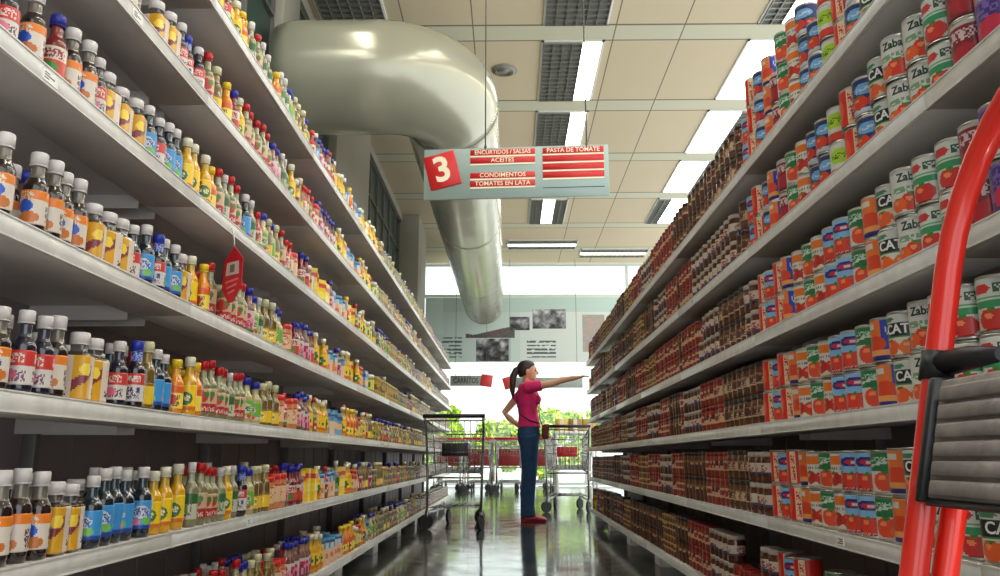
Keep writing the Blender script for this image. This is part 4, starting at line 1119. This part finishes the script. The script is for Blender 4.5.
b.tube([(hx + 0.084, 0, 1.565), (hx + 0.098, 0, 1.545), (hx + 0.108, 0, 1.528), (hx + 0.085, 0, 1.518)], [0.009, 0.011, 0.013, 0.012], 10)      # nose
b.tube([(hx + 0.076, -0.02, 1.497), (hx + 0.087, 0, 1.499), (hx + 0.076, 0.02, 1.497)], [0.005, 0.008, 0.005], 8)                              # lips
b.tube([(hx + 0.076, -0.017, 1.487), (hx + 0.085, 0, 1.487), (hx + 0.076, 0.017, 1.487)], [0.005, 0.008, 0.005], 8)
b.ball((hx + 0.07, 0, 1.463), 0.018)                                                                                                          # chin
b.tube([(hx + 0.075, -0.045, 1.574), (hx + 0.088, -0.02, 1.58), (hx + 0.09, 0, 1.576), (hx + 0.088, 0.02, 1.58), (hx + 0.075, 0.045, 1.574)], 0.008, 8)  # brow
for s in (-1, 1): b.ball((hx - 0.008, s * 0.077, 1.54), 0.03, 12, 8, sc=(0.62, 0.32, 1.0))
# legs under the jeans
for s in (-1, 1):
    b.tube([(-0.008, s * 0.085, 0.88), (0.0, s * 0.085, 0.66), (0.005, s * 0.08, 0.48), (-0.012, s * 0.078, 0.30), (-0.02, s * 0.078, 0.10), (-0.02, s * 0.078, 0.045)], [0.09, 0.078, 0.055, 0.052, 0.037, 0.037], 16)
    b.tube([(-0.06, s * 0.078, 0.035), (0.0, s * 0.08, 0.05), (0.07, s * 0.085, 0.03), (0.13, s * 0.088, 0.02)], [0.028, 0.034, 0.028, 0.014], 12)
# near arm reaching to the shelf
sh1, el1, wr1 = (-0.015, -0.168, 1.365), (0.25, -0.19, 1.402), (0.485, -0.155, 1.462)
b.tube([(-0.03, -0.12, 1.345), sh1, (0.10, -0.182, 1.378), el1, (0.33, -0.178, 1.437), wr1], [0.05, 0.052, 0.043, 0.036, 0.036, 0.024], 14)
hand(b, wr1, (0.95, 0.1, 0.22), (-0.2, -0.1, 1), 1, 0.35, -1)
# far arm on the hip, elbow pushed back
sh2, el2, wr2 = (-0.04, 0.168, 1.36), (-0.265, 0.225, 1.125), (-0.135, 0.20, 1.00)
b.tube([(-0.03, 0.12, 1.345), sh2, (-0.16, 0.205, 1.25), el2, (-0.215, 0.222, 1.065), wr2], [0.05, 0.05, 0.042, 0.036, 0.035, 0.024], 14)
hand(b, wr2, (0.9, -0.28, -0.35), (0.1, 1, 0.2), 1, 0.4, 1)
link('body', fuse(b, 'body', M_SKIN, 0.0055, 3), e)
# T-shirt
b = MB()
b.loft([ring(-0.004, 0, 0.955, 0.121, 0.178), ring(-0.006, 0, 1.0, 0.116, 0.165), ring(-0.012, 0, 1.08, 0.104, 0.146), ring(-0.018, 0, 1.16, 0.107, 0.148), ring(-0.016, 0, 1.25, 0.121, 0.163), ring(-0.026, 0, 1.33, 0.106, 0.178), ring(-0.038, 0, 1.385, 0.078, 0.135), ring(-0.04, 0, 1.412, 0.062, 0.075)], 28)
for s in (-1, 1): b.ball((0.062, s * 0.07, 1.245), 0.062, 14, 10)
b.tube([(-0.03, -0.10, 1.34), sh1, (0.06, -0.178, 1.372), (0.125, -0.184, 1.383)], [0.06, 0.066, 0.058, 0.056], 16)
b.tube([(-0.03, 0.10, 1.34), sh2, (-0.105, 0.192, 1.295), (-0.15, 0.205, 1.25)], [0.06, 0.064, 0.058, 0.056], 16)
link('t_shirt', fuse(b, 't_shirt', M_PINK, 0.007, 3), e)
# jeans
b = MB()
b.loft([ring(-0.006, 0, 0.74, 0.09, 0.15), ring(-0.008, 0, 0.80, 0.112, 0.168), ring(-0.012, 0, 0.88, 0.121, 0.178), ring(-0.008, 0, 0.96, 0.112, 0.168), ring(-0.006, 0, 1.0, 0.104, 0.155)], 26)
for s in (-1, 1):
    b.tube([(-0.012, s * 0.085, 0.86), (-0.004, s * 0.086, 0.70), (-0.005, s * 0.082, 0.50), (-0.02, s * 0.08, 0.32), (-0.028, s * 0.08, 0.16), (-0.022, s * 0.08, 0.055)], [0.105, 0.094, 0.076, 0.074, 0.072, 0.078], 18)
link('jeans', fuse(b, 'jeans', M_DKBLUE, 0.008, 3), e)
# shoes
for s in (-1, 1):
    b = MB()
    b.loft([((-0.098, s * 0.08, 0.03), 0.022, 0.028, (0, 1, 0), (0, 0, 1)), ((-0.06, s * 0.08, 0.038), 0.036, 0.036, (0, 1, 0), (0, 0, 1)), ((0.02, s * 0.083, 0.036), 0.038, 0.036, (0, 1, 0), (0, 0, 1)), ((0.10, s * 0.09, 0.027), 0.044, 0.026, (0, 1, 0), (0, 0, 1)), ((0.155, s * 0.092, 0.02), 0.028, 0.018, (0, 1, 0), (0, 0, 1)), ((0.168, s * 0.092, 0.018), 0.012, 0.010, (0, 1, 0), (0, 0, 1))], 16)
    b.box((-0.095, s * 0.08 - 0.03, 0.001), (0.14, s * 0.088 + 0.03, 0.014))
    link('shoe', fuse(b, 'shoe', M_SHOE, 0.005, 2), e)
# hair: cap swept back into a ponytail
b = MB()
b.loft([ring(hx - 0.075, 0, 1.485, 0.02, 0.03), ring(hx - 0.045, 0, 1.505, 0.058, 0.066), ring(hx - 0.035, 0, 1.545, 0.078, 0.082), ring(hx - 0.026, 0, 1.585, 0.096, 0.085), ring(hx - 0.016, 0, 1.625, 0.094, 0.076), ring(hx - 0.014, 0, 1.655, 0.066, 0.054), ring(hx - 0.014, 0, 1.668, 0.025, 0.02)], 24)
b.tube([(hx - 0.09, 0, 1.585), (hx - 0.13, -0.01, 1.56), (hx - 0.155, -0.015, 1.50), (hx - 0.165, -0.02, 1.42), (hx - 0.168, -0.02, 1.34), (hx - 0.16, -0.02, 1.26)], [0.028, 0.034, 0.038, 0.036, 0.028, 0.008], 14)
link('hair', fuse(b, 'hair', M_HAIR, 0.006, 2), e)
for s in (-1, 1):
    b = MB(); b.ball((hx + 0.076, s * 0.031, 1.553), 0.0115, 12, 8); b.build('eye', M_EYE, e)
# cross-body bag
g = empty('handbag', (PXX + 0.163, PYY - 0.08, 0.83), 0, "small maroon handbag hanging at the woman's front on a cross strap", 'handbag')
b = MB(); b.bbox((-0.035, -0.085, 0.0), (0.035, 0.085, 0.15), 0.018, 3); b.build('pouch', M_BAG, g)
b = MB(); b.bbox((-0.02, -0.088, 0.08), (0.039, 0.088, 0.155), 0.012, 2); b.build('flap', M_BAG, g)
b = MB()
path = [(-0.03, 0.0, 0.14), (-0.058, -0.02, 0.22), (-0.068, -0.01, 0.33), (-0.040, 0.03, 0.42), (-0.078, 0.07, 0.49), (-0.122, 0.12, 0.555), (-0.198, 0.15, 0.60), (-0.27, 0.12, 0.555), (-0.30, 0.05, 0.45), (-0.293, -0.03, 0.35), (-0.258, -0.085, 0.25), (-0.168, -0.10, 0.19), (-0.068, -0.075, 0.16)]
b.tube(path, 0.011, 8, flat=(0.45, 1.0)); b.build('strap', M_STRAP, g)

# ------------------------------------------------------------------ trees outside
def tree(x, y, h, r, seed, label):
    rnd = random.Random(seed)
    e = empty('tree', (x, y, -0.02), 0, label, 'tree', 'trees outside the shop window')
    t = MB(); t.tube([(0, 0, 0), (0.03, 0, h * 0.3), (-0.02, 0.02, h * 0.6)], [0.09, 0.07, 0.04], 10)
    for k in range(5):
        a = k * 1.3; t.tube([(0, 0, h * (0.3 + 0.05 * k)), (0.35 * r * math.cos(a), 0.35 * r * math.sin(a), h * (0.45 + 0.05 * k)), (0.7 * r * math.cos(a), 0.7 * r * math.sin(a), h * (0.6 + 0.05 * k))], [0.04, 0.03, 0.012], 7)
    t.build('trunk', M_BARK, e)
    c = MB()
    cl = [(rnd.uniform(-0.75, 0.75) * r, rnd.uniform(-0.6, 0.6) * r, h * rnd.uniform(0.2, 0.82), r * rnd.uniform(0.32, 0.5)) for _ in range(16)]
    for k in range(6500):
        q = cl[k % 16]; d = Vector((rnd.gauss(0, 1), rnd.gauss(0, 1), rnd.gauss(0, 1))).normalized() * q[3] * rnd.uniform(0.55, 1.0)
        p = Vector(q[:3]) + d
        s = rnd.uniform(0.07, 0.14); u = Vector((rnd.gauss(0, 1), rnd.gauss(0, 1), rnd.gauss(0, 1))).normalized(); v = u.orthogonal().normalized()
        if rnd.random() < .5: v = u.cross(v)
        n0 = len(c.v); w = u.cross(v)
        for aa, bb2 in ((-1, 0), (-0.2, 0.5), (1, 0), (-0.2, -0.5)): c.v.append(tuple(p + u * s * aa + v * s * bb2 + w * s * 0.1 * abs(bb2)))
        c.face((n0, n0 + 3, n0 + 2, n0 + 1), rnd.choice(((176, 206, 60), (206, 222, 76), (134, 182, 50), (222, 228, 110), (104, 158, 56))))
    c.build('crown', M_LEAF, e)
tree(-1.95, 22.6, 2.35, 0.72, 1, 'yellow-green leafy tree outside, behind the cart sign')
tree(-0.55, 24.3, 2.2, 0.74, 2, 'yellow-green leafy tree outside, left of the woman')
tree(0.85, 22.6, 2.3, 0.72, 3, 'yellow-green leafy tree outside, between the woman and the right rack')
tree(2.3, 24.3, 2.2, 0.72, 4, 'yellow-green leafy tree outside, mostly hidden by the right rack')
tree(-3.4, 24.3, 2.4, 0.72, 5, 'yellow-green leafy tree outside, mostly hidden by the left rack')

# ------------------------------------------------------------------ light, sky, camera
w = bpy.data.worlds.new('sky'); bpy.context.scene.world = w; w.use_nodes = True
bg = w.node_tree.nodes['Background']; bg.inputs[0].default_value = (0.93, 0.98, 1.0, 1); bg.inputs[1].default_value = 1.5
s = bpy.data.lights.new('sun', 'SUN'); s.energy = 3.0; s.angle = math.radians(2); s.color = (1, 0.96, 0.86)
so = bpy.data.objects.new('sun', s); C.objects.link(so); so.rotation_euler = (math.radians(42), 0, math.radians(12)); so.location = (0, 10, 12)

cam = bpy.data.cameras.new('camera'); co = bpy.data.objects.new('camera', cam); C.objects.link(co)
cam.sensor_width = 36; cam.lens = FPX / 1000 * 36; cam.clip_start = 0.05; cam.clip_end = 200
co.location = (0, 0, CAM_Z)
co.rotation_euler = (PI / 2 + PITCH, 0, math.atan(10 / FPX))
bpy.context.scene.camera = co
vs = bpy.context.scene.view_settings
vs.view_transform = 'Standard'; vs.look = 'None'; vs.gamma = 1.0; vs.use_curve_mapping = False
vs.exposure = 0.5
